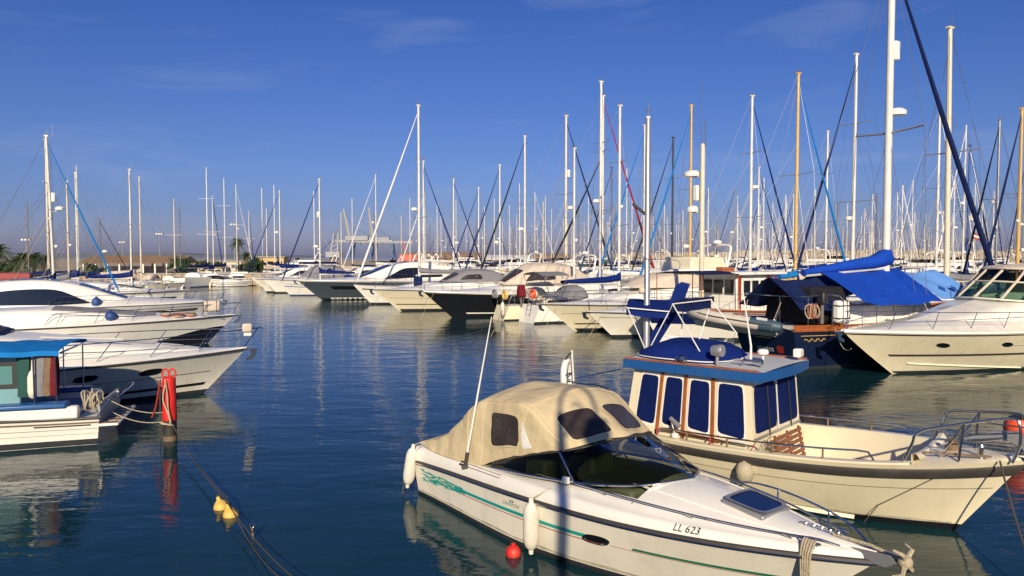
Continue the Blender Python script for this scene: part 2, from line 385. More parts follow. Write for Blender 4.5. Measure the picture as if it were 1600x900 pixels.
# ================================================================= THE SETTING
m=bpy.data.materials.new('harbour_water'); m.use_nodes=True; n=m.node_tree.nodes; l=m.node_tree.links; p=n['Principled BSDF']
p.inputs['Base Color'].default_value=(.006,.030,.038,1); p.inputs['Roughness'].default_value=.035; p.inputs['IOR'].default_value=1.333; p.inputs['Specular IOR Level'].default_value=.5
g=n.new('ShaderNodeNewGeometry'); prev=None
for sc_,rot,st,dist,dt in((.55,18,(1,1.9,1),.034,2),(1.9,-12,(1,2.3,1),.013,3),(6.5,8,(1,2.0,1),.0030,3)):
    mp=n.new('ShaderNodeMapping'); mp.inputs['Scale'].default_value=st; mp.inputs['Rotation'].default_value=(0,0,R(rot)); l.new(g.outputs['Position'],mp.inputs[0])
    z=n.new('ShaderNodeTexNoise'); z.inputs['Scale'].default_value=sc_; z.inputs['Detail'].default_value=dt; z.inputs['Roughness'].default_value=.45; z.inputs['Distortion'].default_value=.4; l.new(mp.outputs[0],z.inputs[0])
    b=n.new('ShaderNodeBump'); b.inputs['Strength'].default_value=1; b.inputs['Distance'].default_value=dist; l.new(z.outputs[0],b.inputs['Height'])
    pn=n.new('ShaderNodeTexNoise'); pn.inputs['Scale'].default_value=.055 if sc_>1 else .03; pn.inputs['Detail'].default_value=3; l.new(g.outputs['Position'],pn.inputs[0])
    pm=n.new('ShaderNodeMapRange'); pm.inputs[1].default_value=.35; pm.inputs[2].default_value=.65; pm.inputs[3].default_value=.25 if sc_>1 else .6; pm.inputs[4].default_value=1.4 if sc_>1 else 1.2; l.new(pn.outputs[0],pm.inputs[0]); l.new(pm.outputs[0],b.inputs['Strength'])
    if prev: l.new(prev.outputs[0],b.inputs['Normal'])
    prev=b
l.new(prev.outputs[0],p.inputs['Normal']); MATS['harbour_water']=m
struct(MB().add([(-6000,-60,0),(6000,-60,0),(6000,8000,0),(-6000,8000,0)],[(0,1,2,3)]).obj('water','harbour_water',smooth=0))
struct(MB().box((0,-10.2,1.0),(120,22,2.7)).obj('quay','concrete'))
# the promenade lamp whose shadow falls on the cruiser
lp=thing('street_lamp','dark metal street lamp with curved arm on the quay','street lamp',(.47,-.75,2.35))
lathe_o('pole',[(.16,0),(.16,.12),(.11,.2),(.085,.5),(.065,4.0),(.05,4.55)],'lamp_metal',lp)
arm=[(0,0,4.55),(.02,0,4.8),(.14,0,5.05),(.3,0,5.11),(.44,0,4.97),(.5,0,4.7),(.5,0,4.5)]
tubeo('arm',cat(arm,5),.028,'lamp_metal',lp); lathe_o('lamp_globe',[(a*.2,b*.24) for a,b in BALL],'plastic_white',lp,(.48,0,4.17)); lathe_o('cap',[(.02,.1),(.10,.03),(.16,0)],'lamp_metal',lp,(.5,0,4.41))
tubeo('scroll',cat([(.07,0,4.15),(.2,0,4.45),(.3,0,4.65),(.24,0,4.75),(.18,0,4.65)],5),.018,'lamp_metal',lp)
# ================================================================= TAN-CANOPY CRUISER (foreground)
cr=thing('cabin_cruiser','white cabin cruiser with tan canvas canopy and teal side stripe','motorboat',(-.85,12.91,0),-52)
H=Hull(7.25,2.22,.54,.97,over=1.05,sf=.90,t0=.42,pw=(1.6,2.5),kw=.92,zp=.85,rake=-.05,fl=1.1)
HP=H.mirror()
hull=H.body(40,(-.35,0,.1,.25,.4,.55,.7,.85,1)).obj('hull','gelcoat',cr)
both(H,lambda h:h.strip(0,1,-.3,lambda u:.09+.02*u,.006,40,8).obj('boot_stripe','antifoul',cr))
both(H,lambda h:h.strip(.0,.98,lambda u:.11+.02*u,lambda u:.15+.03*u+.01*math.sin(u*40),.004,60).obj('waterline_scum','waterline_scum',cr))
for h in(H,HP): tubeo('rub_rail',h.line(0,1,1,.012,44),.034,'rubber',cr,8); tubeo('rub_rail_insert',h.line(0,.995,1.0,.046,44),.009,'steel',cr)
class Mould(Surf):
    def __init__(s,side): s.side=side
    def p(s,u,v):
        u=min(1,max(0,u)); b=H.p(u,1); y=abs(b.y); e=lerp(.25,.085,u**1.2); c=.27*sst(.3,.63,u)*(1-sst(.66,1.0,u)*.88)*(1 if u<.97 else .8); ins=min(.11,y*.5)
        if v<=.3:
            t=v/.3; yy=y-ins*t**2.2; z=b.z+e*(1-(1-t)**1.7)
        else:
            t=(v-.3)/.7; yy=(y-ins)*(1-t); z=b.z+e+c*(1-(1-t)**2.0)
        return V((b.x-.02*(v*4 if u<.02 else 0),s.side*yy,z))
    def core(s,u): b=H.p(u,1); return V((b.x,0,b.z-.6))
    def mirror(s): return Mould(-s.side)
D=Mould(-1); dm=MB(); vs=[0,.08,.15,.22,.27,.3,.36,.44]+[.5,.6,.7,.8,.9,1]
for d in(D,D.mirror()):
    us=H.us(40)
    dm.grid([[d.p(u,v) for v in vs[:8]] for u in us])
    for lo,hi in((0,.055),(.655,1)):
        uu=[lerp(lo,hi,1-(1-i/18)**1.3) for i in range(19)]; dm.grid([[d.p(u,v) for v in vs[7:]] for u in uu])
a=[D.p(0,v) for v in vs]; b=[D.mirror().p(0,v) for v in vs]
dm.add(a+b[::-1][1:],[tuple(range(2*len(vs)-1))])
dm.obj('deck','gelcoat_white',cr)
# cockpit liner and seats seen through the windscreen
uu=[lerp(.055,.655,i/14) for i in range(15)]; lin=MB()
for d in(D,D.mirror()): lin.grid([[d.p(u,.44),V((d.p(u,.44).x,d.p(u,.44).y*.97,.4))] for u in uu])
y0=.8; lin.add([(.4,-y0,.42),(4.7,-y0,.42),(4.7,y0,.42),(.4,y0,.42)],[(0,1,2,3)])
for x,z in((.42,.76),(4.72,1.06)): lin.add([(x,-.8,.38),(x,.8,.38),(x,.8,z),(x,0,z+.02),(x,-.8,z)],[(0,1,2,3,4)])
lin.obj('cockpit_liner','olive_seat',cr)
for c,d in(((4.15,0,.88),(1.0,1.5,.5)),((2.75,-.45,.78),(.5,.5,.72)),((2.75,.45,.78),(.5,.5,.72)),((3.2,.1,1.0),(.35,.5,.4))):
    MB().box(c,d,taper=(.85,.85)).obj('seat' if d[0]<.9 else 'dashboard','olive_seat',cr,bevel=.05)
lathe_o('steering_wheel',[(.17,0),(.19,.015),(.17,.03),(.15,.015)],'plastic_black',cr,(3.35,-.38,1.22),14,(-.8,0,.5))
# windscreen
wb=[(2.0,-.94,.90),(3.0,-.93,1.00),(3.9,-.84,1.10),(4.62,-.58,1.20),(5.0,0,1.275)]
wt=[(2.1,-.93,.97),(2.85,-.89,1.25),(3.55,-.82,1.445),(3.80,-.48,1.53),(3.89,0,1.565)]
WB=cat(wb,7);WT=cat(wt,7); WB+=[V((q.x,-q.y,q.z)) for q in WB[::-1][1:]]; WT+=[V((q.x,-q.y,q.z)) for q in WT[::-1][1:]]
MB().grid([[a.lerp(b,k/4)+V((.03*math.sin(pi*k/4),0,.02*math.sin(pi*k/4))) for k in range(5)] for a,b in zip(WB,WT)]).obj('windscreen','glass_olive',cr)
tubeo('windscreen_base_trim',WB,.018,'steel',cr); tubeo('windscreen_frame',[q+V((.005,0,.0)) for q in WT],.016,'rubber',cr)
for i in(13,len(WB)-14): tubeo('windscreen_post',[WB[i],WT[i]+V((0,0,.0))],.016,'steel',cr)
q=WB[12]; MB().box(q+V((.02,-.03,.03)),(.10,.05,.09),rz=.3).obj('nav_light','plastic_white',cr,bevel=.012)
# canopy
T=Tent([((.02,-.88,.84),(.0,-.84,.87),(-.03,0,.92)),((.55,-.97,.83),(.6,-.86,1.06),(.62,0,1.22)),((1.2,-.99,.84),(1.2,-.88,1.46),(1.25,0,1.72)),((1.75,-.98,.86),(1.7,-.88,1.82),(1.75,0,2.02)),
 ((2.1,-.95,1.0),(2.25,-.88,1.90),(2.3,0,2.06)),((2.6,-.92,1.18),(2.85,-.87,1.93),(2.9,0,2.08)),((3.1,-.88,1.34),(3.2,-.86,1.72),(3.38,0,1.84)),((3.56,-.83,1.455),(3.57,-.82,1.47),(3.9,0,1.58))],r=.15,wr=.018)
TP=T.mirror()
canopy=T.body().obj('canopy','canvas_tan',cr)
for t in(T,TP):
    t.patch([(.55,.12),(.735,.08),(.68,.34),(.52,.37)],.006,9).obj('clear_panel','vinyl_dark',canopy)
    t.patch([(.755,.06),(.82,.06),(.715,.30),(.70,.30)],.006,7).obj('clear_panel','canvas_white',canopy)
    t.patch([(.83,.64),(.965,.62),(.965,.94),(.83,.95)],.006,9).obj('clear_panel','vinyl_dark',canopy)
    for c_ in([(.55,.12),(.735,.08),(.68,.34),(.52,.37)],[(.83,.64),(.965,.62),(.965,.94),(.83,.95)]): t.patch(c_,.011,9,r0=.97,r1=1.10,rings=1,seg=40).obj('panel_hem','canvas_tan',canopy)
    tubeo('hem',t.line(0,1,.004,.006,60),.011,'canvas_tan',canopy); tubeo('seam',t.line(.36,.36,0,0,1)[:1]+[t.at(.36,k/14,.004) for k in range(15)],.007,'canvas_tan',canopy)
    tubeo('seam',[t.at(.72,.5*k/14+.5*k/14,.004) for k in range(15)],.008,'canvas_tan',canopy); tubeo('zip',[t.at(.47,k/14*.5,.005) for k in range(15)],.005,'canvas_beige',canopy); tubeo('seam',t.line(.30,.98,.50,.004,40),.006,'canvas_tan',canopy)
# stripes, name and number on both sides
for h,f in((H,1),(HP,-1)):
    h.strip(.215,.615,lambda u:.60+.02*u,lambda u:.675+.0*u,.006,34).obj('teal_stripe','paint_teal',cr); h.strip(.70,.97,.60,lambda u:.64,.006,30).obj('teal_stripe','paint_green',cr)
    h.strip(.20,.64,lambda u:.545+.025*u,lambda u:.562+.025*u,.006,34).obj('red_stripe','paint_redline',cr); h.strip(.66,.97,.585,.592,.006,30).obj('red_stripe','paint_redline',cr)
    fm=MB(); rr=random.Random(3)
    for i in range(170):
        u=rr.uniform(.025,.225); hw=lerp(.20,.045,(u-.025)/.2); v=.64+rr.uniform(-hw,hw); a=rr.uniform(.008,.02); w=rr.uniform(.014,.036)
        q=[h.at(u,v,.006),h.at(u+a,v-.5*w,.006),h.at(u+a*1.25,v+.25*w,.006),h.at(u+.25*a,v+.8*w,.006)]; fm.add(q,[(0,1,2,3)])
    fm.obj('teal_dashes','paint_teal',cr,smooth=0)
    text_on(h,'CRANCHI',.085,.395,.745,'paint_green',cr,flip=f); h.patch([(.388,.82),(.402,.82),(.402,.87),(.388,.87)],.006,2,r0=.5,rings=1).obj('emblem','paint_green',cr)
    d=D if f==1 else D.mirror()
    text_on(d,'LL 623',.115,.765,.09,'paint_letters',cr,flip=f,off=.016)
    rim=h.patch([(.598,.56),(.655,.56),(.655,.72),(.598,.72)],.022,2.6,r0=.80,r1=1.0,rings=2).obj('porthole_frame','steel',cr)
    h.patch([(.598,.56),(.655,.56),(.655,.72),(.598,.72)],.010,2.6,r1=.84).obj('porthole','window_black',rim)
    # grooves of the side mould, deck vents
    for v0 in(.16,.22): d.strip(.20,.345,v0,v0+.014,.004,16).obj('vent_slot','wood_old',cr); d.patch([(.195,v0-.012),(.215,v0-.012),(.215,v0+.03),(.195,v0+.03)],.006,3).obj('vent_plug','plastic_black',cr)
    # grab rails along the cabin side
    rp=[d.at(lerp(.40,.955,i/24),.42-.08*(i/24),.06 if 0<i<24 else .0) for i in range(25)]
    rl=tubeo('grab_rail',cat(rp,2),.013,'steel',cr)
    for i in(1,8,15,21): tubeo('rail_foot',[rp[i],d.at(lerp(.40,.955,i/24)+.012,.42-.08*(i/24),0)],.012,'steel',rl)
    tubeo('deck_moulding',d.line(.62,.93,lambda u:.62-.35*(u-.62),.0,20),.011,'gelcoat_white',cr)
# bow rail on top of the deck
for f in(-1,1):
    d=D if f<0 else D.mirror()
    bp=[d.at(u,.36,h_) for u,h_ in((.70,.0),(.72,.10),(.78,.16),(.86,.18),(.93,.17),(.975,.08),(.985,.0))]
    if f>0: 
        br=tubeo('bow_rail',cat(bp,5),.013,'steel',cr)
        for u in(.79,.90): tubeo('rail_foot',[d.at(u,.36,.17),d.at(u+.012,.37,0)],.011,'steel',br)
# deck hatch
hz=[D.p(.80,1).z,D.p(.875,1).z]; x0=D.p(.775,1).x; x1=D.p(.85,1).x; z0=D.p(.775,1).z+.012; z1=D.p(.85,1).z+.012
class Flat(Surf):
    def __init__(s,x0,x1,y0,y1,z0,z1): s.a=(x0,x1,y0,y1,z0,z1)
    def p(s,u,v): x0,x1,y0,y1,z0,z1=s.a; return V((lerp(x0,x1,u),lerp(y0,y1,v),lerp(z0,z1,u)))
    def core(s,u): return V((s.a[0],0,-50))
F=Flat(x0,x1,-.29,.29,z0,z1)
hf=F.patch([(0,0),(1,.06),(1,.94),(0,1)],.028,6,r0=.84,r1=1,rings=1,seg=32).obj('hatch_frame','alu_grey',cr); F.patch([(0,0),(1,.06),(1,.94),(0,1)],.018,6,r1=.9,seg=32).obj('hatch_glass','hull_navy',hf)
MB().box(((x0+x1)/2,0,(z0+z1)/2-.02),(x1-x0+.0,.56,.05),rot=Matrix.Rotation(-math.atan2(z1-z0,x1-x0),3,'Y')).obj('hatch_base','alu_grey',hf,bevel=.02)
# bow roller, anchor, chain, cleats
br=MB().box((7.1,0,1.02),(.55,.12,.035)).obj('bow_roller','alu_grey',cr,bevel=.01)
for s_ in(-1,1): MB().prism([(6.9,.98),(7.36,.97),(7.46,1.04),(7.40,1.10),(6.95,1.06)],s_*.055-.008,s_*.055+.008,lambda x,y,z:V((x,z,y))).obj('roller_cheek','alu_grey',br)
tubeo('anchor_shank',[(6.8,0,1.12),(7.2,0,1.12),(7.5,0,1.07)],.018,'rope',cr); lathe_o('anchor_crown',ball(.07),'rope',cr,(7.52,0,1.06))
for a in(45,135,225,315): tubeo('anchor_fluke',[(7.52,0,1.06),(7.54,.14*math.cos(R(a)),1.06+.14*math.sin(R(a))),(7.46,.18*math.cos(R(a)),1.06+.18*math.sin(R(a)))],[.028,.022,.012],'rope',cr)
for k in range(11): lathe_o('chain_link',[(.014,-.008),(.022,0),(.014,.008)],'steel',cr,(6.45+k*.045,-.02,D.p(.9,1).z+.03),8,(0,1,0) if k%2 else (0,.3,1))
for f in(-1,1):
    q=D.at(.925,.2,.03); q.y=abs(q.y)*f
    ck=tubeo('cleat',[q+V((-.12,0,.03)),q+V((.12,0,.03))],.014,'steel',cr)
    for dx in(-.04,.04): tubeo('cleat_foot',[q+V((dx,0,.03)),q+V((dx,0,-.03))],.012,'steel',ck)
    if f<0:
        for k in range(5): tubeo('line_turn',cat([q+V((-.06+.03*k,0,.05)),q+V((-.05+.03*k,f*.06,.02)),q+V((-.05+.025*k,f*.09,-.12)),q+V((-.04+.02*k,f*.07,-.45)),q+V((-.0+.01*k,f*.02,-.95))],4),.012,'rope',cr)
# whip antenna and clamp
q=D.at(.222,.16,.02); at_=thing('whip_antenna','tall white whip antenna clamped to the tan-canopy cruiser\'s side deck','antenna',cr.matrix_basis@q)
wv=dp(768,495,(cr.matrix_basis@q).y-.05)-(cr.matrix_basis@q)
tubeo('antenna_clamp',[(0,0,-.02),wv.normalized()*.22],.026,'rubber',at_,8); tubeo('antenna_rod',[wv.normalized()*.2,wv*.5,wv],[.017,.014,.006],'plastic_white',at_); MB().box((0,0,.0),(.1,.1,.05)).obj('antenna_foot','rubber',at_)
Wc=cr.matrix_basis
q=Wc@(H.p(.02,.75)+V((-.08,.0,.06))); q2=Wc@V((.0,-.85,.86))
fender(q+V((-.10,-.02,.0)),.62,.10,'fender_white','dirty white fender tied at the stern corner of the tan-canopy cruiser',q2,tilt=(.15,.0,1))
q=Wc@(H.at(.485,.62,.13)); fender(q,.62,.105,'fender_white','worn white fender on the side of the tan-canopy cruiser',Wc@D.at(.485,.3,.02))
tubeo('rope',[Wc@D.at(.02,.25,.02)]+[Wc@(H.p(.0,.9)+V((-.12,.05*k,.02-.08*k))) for k in range(5)],.014,'rope'); o=bpy.data.objects['rope']; tag(o,'coil of pale rope over the transom of the tan-canopy cruiser','rope')
o=tubeo('mooring_line',cat([gp(622,700,.5)+V((.55,-.3,0)),gp(634,745,.25),gp(628,775,.0)-V((0,0,.3))],6),.013,'rope_dark'); tag(o,'dark mooring line dropping into the water behind the tan-canopy cruiser','rope')
# ================================================================= BLUE AND CREAM PILOTHOUSE BOAT
bw=gp(1490,830); hd=R(-42); pb=thing('pilothouse_boat','cream pilothouse boat with blue roof edge and blue covered windows','motorboat',(bw.x+.11-6.5*math.cos(hd),bw.y-6.5*math.sin(hd),0),-42)
H=Hull(7.28,2.58,.86,1.2,over=.85,sf=.80,t0=.5,pw=(1.7,3.0),kw=.64,zp=2.2,dip=.02,fl=.75,rake=-.1); HP=H.mirror()
H.body(40,(-.35,0,.1,.25,.4,.55,.7,.85,1)).obj('hull','gelcoat_cream',pb)
for h in(H,HP):
    h.strip(0,1,-.3,.09,.006,44,8).obj('boot_stripe','hull_black',pb)
    h.strip(.0,.98,.09,lambda u:.12+.01*math.sin(u*37),.004,60).obj('waterline_scum','waterline_scum',pb)
    rows=[]
    for i in range(45):
        u=i/44; rows.append([h.at(u,.80,.004),h.at(u,.81,.035),h.at(u,.905,.045),h.at(u,.93,.03),h.at(u,.935,.003)])
    MB().grid(rows).obj('rubbing_strake','rubber',pb); h.strip(0.01,.99,.61,.618,.004,40).obj('pin_line','rubber',pb)
    MB().grid([[h.at(u,.12-.1*(i/12),.004),h.at(u,.15-.10*(i/12),.055),h.at(u,.17-.10*(i/12),.004)] for i,u in((i,lerp(.45,.8,i/12)) for i in range(13))]).obj('spray_rail','gelcoat_cream',pb)
UW=.83
gm=MB(); lin=MB(); IN=.15
for h in(H,HP):
    us=[i/40*UW for i in range(41)]
    def inn(u,z=None):
        q=h.p(u,1); s_=h.side; return V((q.x-(.0),q.y-s_*min(IN,abs(q.y)*.9),q.z+.015 if z is None else z))
    rows=[[h.p(u,1),h.p(u,1)+V((0,0,.03)),inn(u)+V((0,h.side*.02,.02)),inn(u)] for u in us]; gm.grid(rows)
    def low(u,v):
        q=h.p(u,v); return V((min(q.x,H.p(u,1).x),q.y-h.side*min(.09,abs(q.y)*.8),q.z))
    lin.grid([[inn(u),low(u,.72),low(u,.42)] for u in us])
gm.obj('gunwale','gelcoat_cream',pb); 
us=[i/20*UW for i in range(21)]
lin.grid([[V((H.p(u,.42).x,lerp(-1,1,k/6)*max(.02,abs(H.p(u,.42).y)-.09),H.p(u,.42).z)) for k in range(7)] for u in us])
e0=H.p(UW,1); e1=H.p(UW,.42); yy0=abs(e0.y)-.15; yy1=max(.02,abs(e1.y)-.09)
lin.add([(e1.x,-yy1,e1.z),(e1.x,yy1,e1.z),(e0.x,yy0,e0.z+.01),(e0.x-.02,0,e0.z+.05),(e0.x,-yy0,e0.z+.01)],[(0,1,2,3,4)]); lin.obj('well_liner','gelcoat_cream',pb)
H.deck(lambda u:.05,16,10,UW,1,1.0).obj('foredeck','gelcoat_cream',pb)
MB().grid([[V((e0.x+.02+.0*k,lerp(-1,1,k/10)*(abs(e0.y)-.1),e0.z+.02+.06*(abs(2*k/10-1)**2)+dz)) + V((dx-.22*(1-abs(2*k/10-1)**2)*0,0,0)) for dx,dz in((-.03,-.1),(-.03,.06),(.03,.07),(.08,.0))] for k in range(11)]).obj('coaming','gelcoat_cream',pb)
MB().box((.0,0,.45),(.12,1.9,.85)).obj('transom_board','gelcoat_cream',pb,bevel=.03)
# house
xa,xf,ta,tf=1.28,3.82,1.52,3.70; wb_,wt_=.99,.93; zb_,zt_=.37,2.02
P=lambda x,y,z:V((x,y,z)); core=(2.5,0,1.2)
Q={'s':Quad(P(xa,-wb_,zb_),P(xf,-wb_,zb_),P(tf,-wt_,zt_),P(ta,-wt_,zt_),core),'p':Quad(P(xa,wb_,zb_),P(xf,wb_,zb_),P(tf,wt_,zt_),P(ta,wt_,zt_),core),
   'f':Quad(P(xf,-wb_,zb_),P(xf,wb_,zb_),P(tf,wt_,zt_),P(tf,-wt_,zt_),core),'a':Quad(P(xa,-wb_,zb_),P(xa,wb_,zb_),P(ta,wt_,zt_),P(ta,-wt_,zt_),core)}
hm=MB()
for q in Q.values(): hm.add([q.p(0,0),q.p(1,0),q.p(1,1),q.p(0,1)],[(0,1,2,3)])
hm.obj('house','gelcoat_cream',pb,smooth=0)
for sd_ in 'sp':
    q=Q[sd_]
    for a,b in((.075,.245),(.295,.455),(.505,.68),(.735,.945)):
        c=[(a,.42),(b,.39),(b-.002,.94),(a+.008,.945)]
        f=q.patch(c,.012,11,r0=.95,r1=1.07,rings=1,seg=36).obj('window_frame','gelcoat_white',pb); q.patch(c,.008,11,seg=44).obj('window_cover','window_blue_cover',f)
    for a,z_ in((.27,.16),(.478,.0),(.706,.0)):
        MB().add([q.at(a-w_*.011,v_,o_) for v_,o_ in((z_,.004),(1,.004)) for w_ in(-1,1)]+[q.at(a-w_*.011,v_,o_) for v_,o_ in((z_,.03),(1,.03)) for w_ in(-1,1)],[(0,1,3,2),(4,6,7,5),(0,2,6,4),(1,5,7,3),(2,3,7,6),(0,4,5,1)]).obj('wood_batten','wood_varnish',pb,smooth=0)
    for a,b in((.51,.66),(.74,.97)): MB().box((q.at((a+b)/2,.36,.03)),(.36 if a<.6 else .5,.06,.03)).obj('sill','alu_grey',pb,bevel=.008)
for a,b in((.04,.49),(.51,.96)):
    c=[(a,.46),(b,.46),(b,.93),(a,.93)]; Q['f'].patch(c,.006,14,seg=36).obj('windscreen_cover','window_blue_cover',pb)
    tubeo('wiper',[Q['f'].at((a+b)/2+.05,.40,.02),Q['f'].at((a+b)/2+.02,.9,.03)],.012,'plastic_black',pb)
Q['f'].strip(.0,1,.40,.43,.02,1).obj('windscreen_sill','alu_grey',pb)
MB().add([Q['f'].at(u,v,.02) for u,v in((.485,.43),(.515,.43),(.515,.97),(.485,.97))],[(0,1,2,3)]).obj('windscreen_post','gelcoat_white',pb)
# roof
rx0,rx1,ry=1.36,3.93,1.07; rz=2.0
rf=MB().prism([(rx0,-ry),(rx1-.05,-ry),(rx1+.04,-.5),(rx1+.06,0),(rx1+.04,.5),(rx1-.05,ry),(rx0,ry)],rz,rz+.155).obj('roof_fascia','paint_blue',pb,smooth=.5)
top=MB(); xs=[lerp(rx0+.03,rx1+.0,i/10) for i in range(11)]; top.grid([[V((x,lerp(-ry+.05,ry-.05,k/8)*(1 if x<rx1-.1 else .93),rz+.158+.022*(1-(2*k/8-1)**2))) for k in range(9)] for x in xs]); top.obj('roof','deck_grey',pb)
for s_ in(-1,1): MB().box(((rx0+rx1)/2-.03,s_*(ry-.045),rz+.172),(rx1-rx0-.08,.035,.03)).obj('roof_trim','wood_varnish',pb)
# folded cover lying on the roof
cv=Cabin([(1.30,.02,2.19,.01,2.2,0),(1.38,.62,2.18,.5,2.27,.03),(1.8,.86,2.18,.66,2.42,.06),(2.3,.88,2.18,.6,2.44,.05),(2.8,.8,2.18,.5,2.38,.04),(3.0,.5,2.18,.3,2.28,.02),(3.05,.02,2.18,.01,2.2,0)],.5)
cov=cv.body(30).obj('folded_canopy_cover','canvas_blue',pb)
for s_ in(-1,1): tubeo('cover_piping',[V((q.x,q.y,q.z+.012)) for q in (cv if s_<0 else cv.mirror()).line(.04,.96,.02,.01,24)],.01,'plastic_white',cov)
# lights and horns on the roof
sl_=lathe_o('searchlight',[(.03,-.11),(.085,-.09),(.10,0),(.105,.08),(.095,.1),(.02,.09)],'alu_grey',pb,(3.05,-.80,2.42),14,(1,0,.05)); tubeo('searchlight_stand',[(3.05,-.8,2.18),(3.05,-.8,2.34)],.03,'alu_grey',sl_,8)
for k,(y,ln) in enumerate(((-.62,.5),(-.54,.38))):
    h_=lathe_o('horn',[(.012,0),(.014,ln*.6),(.03,ln*.9),(.055,ln)],'steel',pb,(3.25,y,2.27),12,(1,0,0)); tubeo('horn_foot',[(3.4,y,2.2),(3.4,y,2.27)],.014,'steel',h_)
mush=lathe_o('gps_antenna',[(.02,0),(.02,.1),(.09,.11),(.1,.15),(.07,.19),(.01,.2)],'plastic_white',pb,(3.45,.1,2.2)); lathe_o('roof_vent',[(.11,0),(.12,.03),(.08,.09),(.01,.11)],'steel',pb,(2.42,-.86,2.19))
wl=MB().box((3.82,.72,2.30),(.13,.17,.15)).obj('deck_lamp','plastic_white',pb,bevel=.02); MB().box((3.892,.72,2.30),(.008,.12,.10)).obj('lamp_lens','alu_cream',wl)
ant=tubeo('radio_antenna',[(3.3,-.05,2.18),(3.3,-.05,2.45),(3.1,.0,3.5)],[.025,.018,.006],'plastic_white',pb)
# bimini: two folded hoops over the after deck, canvas rolled on them
def Lp(px,py,y): return pb.matrix_basis.inverted()@dp(px,py,y)
def panel(name,c,m_,up,par,n=8):
    A,B,D_,E_=[Lp(*q) for q in c]; rows=[]
    for i in range(n+1):
        a=A.lerp(B,i/n); b=E_.lerp(D_,i/n); rows.append([a.lerp(b,k/n)+V((0,0,up*math.sin(pi*k/n)**.6+nse((i*.5,k*.6,up),1,.03))) for k in range(n+1)])
    rows=[[r[0]-V((.02,-.02,.15)),r[0]-V((.02,-.02,.03))]+r+[r[-1]-V((0,0,.12))] for r in rows]; return MB().grid(rows).obj(name,m_,par)
bim=panel('bimini_canvas',[(979,480,13.7),(1046,486,13.5),(1052,470,14.7),(984,468,15.0)],'canvas_blue',.06,pb)
panel('bimini_canvas',[(1050,476,13.4),(1112,469,12.9),(1116,464,13.9),(1058,467,14.5)],'canvas_navy',.02,bim)
rp=[Lp(1067,446,14.0),Lp(1056,474,13.9),Lp(1040,503,14.0),Lp(1012,548,14.2)]
MB().grid([[q+V((dx,dy,dz)) for dx,dy,dz in((-.1,-.1,0),(.0,-.05,.07),(.1,.1,.03),(.06,.05,-.06),(-.06,-.06,-.06))] for q in cat(rp,5)],True,True).obj('rolled_canvas','canvas_blue',pb)
for c in(((1046,486,13.5),(1013,548,13.7)),((980,480,13.7),(1010,550,13.8)),((1051,475,13.4),(1103,566,12.6)),((1111,469,12.9),(1152,522,12.5)),((1112,470,13.6),(1092,532,13.4)),((984,470,15.0),(1012,552,14.4)),((1068,470,14.2),(1064,535,14.0))):
    tubeo('bimini_pole',[Lp(*c[0]),Lp(*c[1])],.011,'plastic_white',pb)
tubeo('canvas_piping',[Lp(979,481,13.68),Lp(1046,487,13.48),Lp(1051,475,13.39),Lp(1112,468,12.88)],.012,'plastic_white',bim)
tubeo('after_post',[(.25,-1.0,.9),(.15,-1.0,2.2)],.02,'alu_white',pb); tubeo('stern_rail',cat([(1.2,-1.05,1.0),(1.1,-1.08,1.55),(.3,-1.05,1.6),(.0,-.9,1.6),(0,.9,1.6)],4),.016,'steel',pb)
lb=pb.matrix_basis@V((.0,-.95,1.7)); lo=thing('horseshoe_lifebuoy','white horseshoe lifebuoy on the stern rail of the pilothouse boat','lifebuoy',lb,-30)
tubeo('lifebuoy_foam',cat([(0,-.14,-.26),(0,-.16,.05),(0,-.1,.22),(0,0,.27),(0,.1,.22),(0,.16,.05),(0,.14,-.26)],4),.06,'plastic_white',lo,8); tubeo('lifebuoy_strap',[(.06,-.18,.02),(.07,0,.04),(.06,.18,.02)],.015,'rubber',lo)
tubeo('swim_ladder',cat([(.1,-1.0,1.0),(.0,-1.02,1.9),(.15,-1.02,2.15)],4),.018,'rubber',pb)
# rails on the gunwales and the bow pulpit
for h in(H,HP):
    s_=h.side; pts=[V((h.p(u,1).x,h.p(u,1).y-s_*.07,h.p(u,1).z+hh)) for u,hh in [(.30,.05),(.31,.16)]+[(lerp(.33,.74,i/12),.18) for i in range(13)]+[(.76,.16),(.77,.04)]]
    gr=tubeo('gunwale_rail',pts,.015,'steel',pb)
    for u in(.38,.48,.58,.68): tubeo('stanchion',[V((h.p(u,1).x,h.p(u,1).y-s_*.07,h.p(u,1).z+z_)) for z_ in(.02,.18)],.017,'wood_old',gr)
    a=h.p(.815,1);b=h.p(.90,1);c=h.p(.965,1);ii=V((0,-s_*.09,0))
    top_=[a+ii,a+ii+V((.12,0,.30)),a+ii+V((.22,-.0,.50)),b+ii+V((.05,0,.56)),c+V((.05,-s_*.02,.60)),c+V((.17,-s_*.03,.55)),c+V((.18,-s_*.03,.25)),c+V((.10,-s_*.02,.0))]
    bp_=tubeo('pulpit',cat(top_,5),.020,'steel',pb,8)
    tubeo('pulpit_leg',[b+ii,b+ii+V((.05,0,.56))],.018,'steel',bp_); tubeo('pulpit_brace',[b+ii+V((.05,0,.40)),c+V((.17,-s_*.03,.42))],.012,'steel',bp_); tubeo('pulpit_leg',[b+ii+V((-.25,-s_*.1,-.0)),b+ii+V((.05,0,.54))],.016,'steel',bp_)
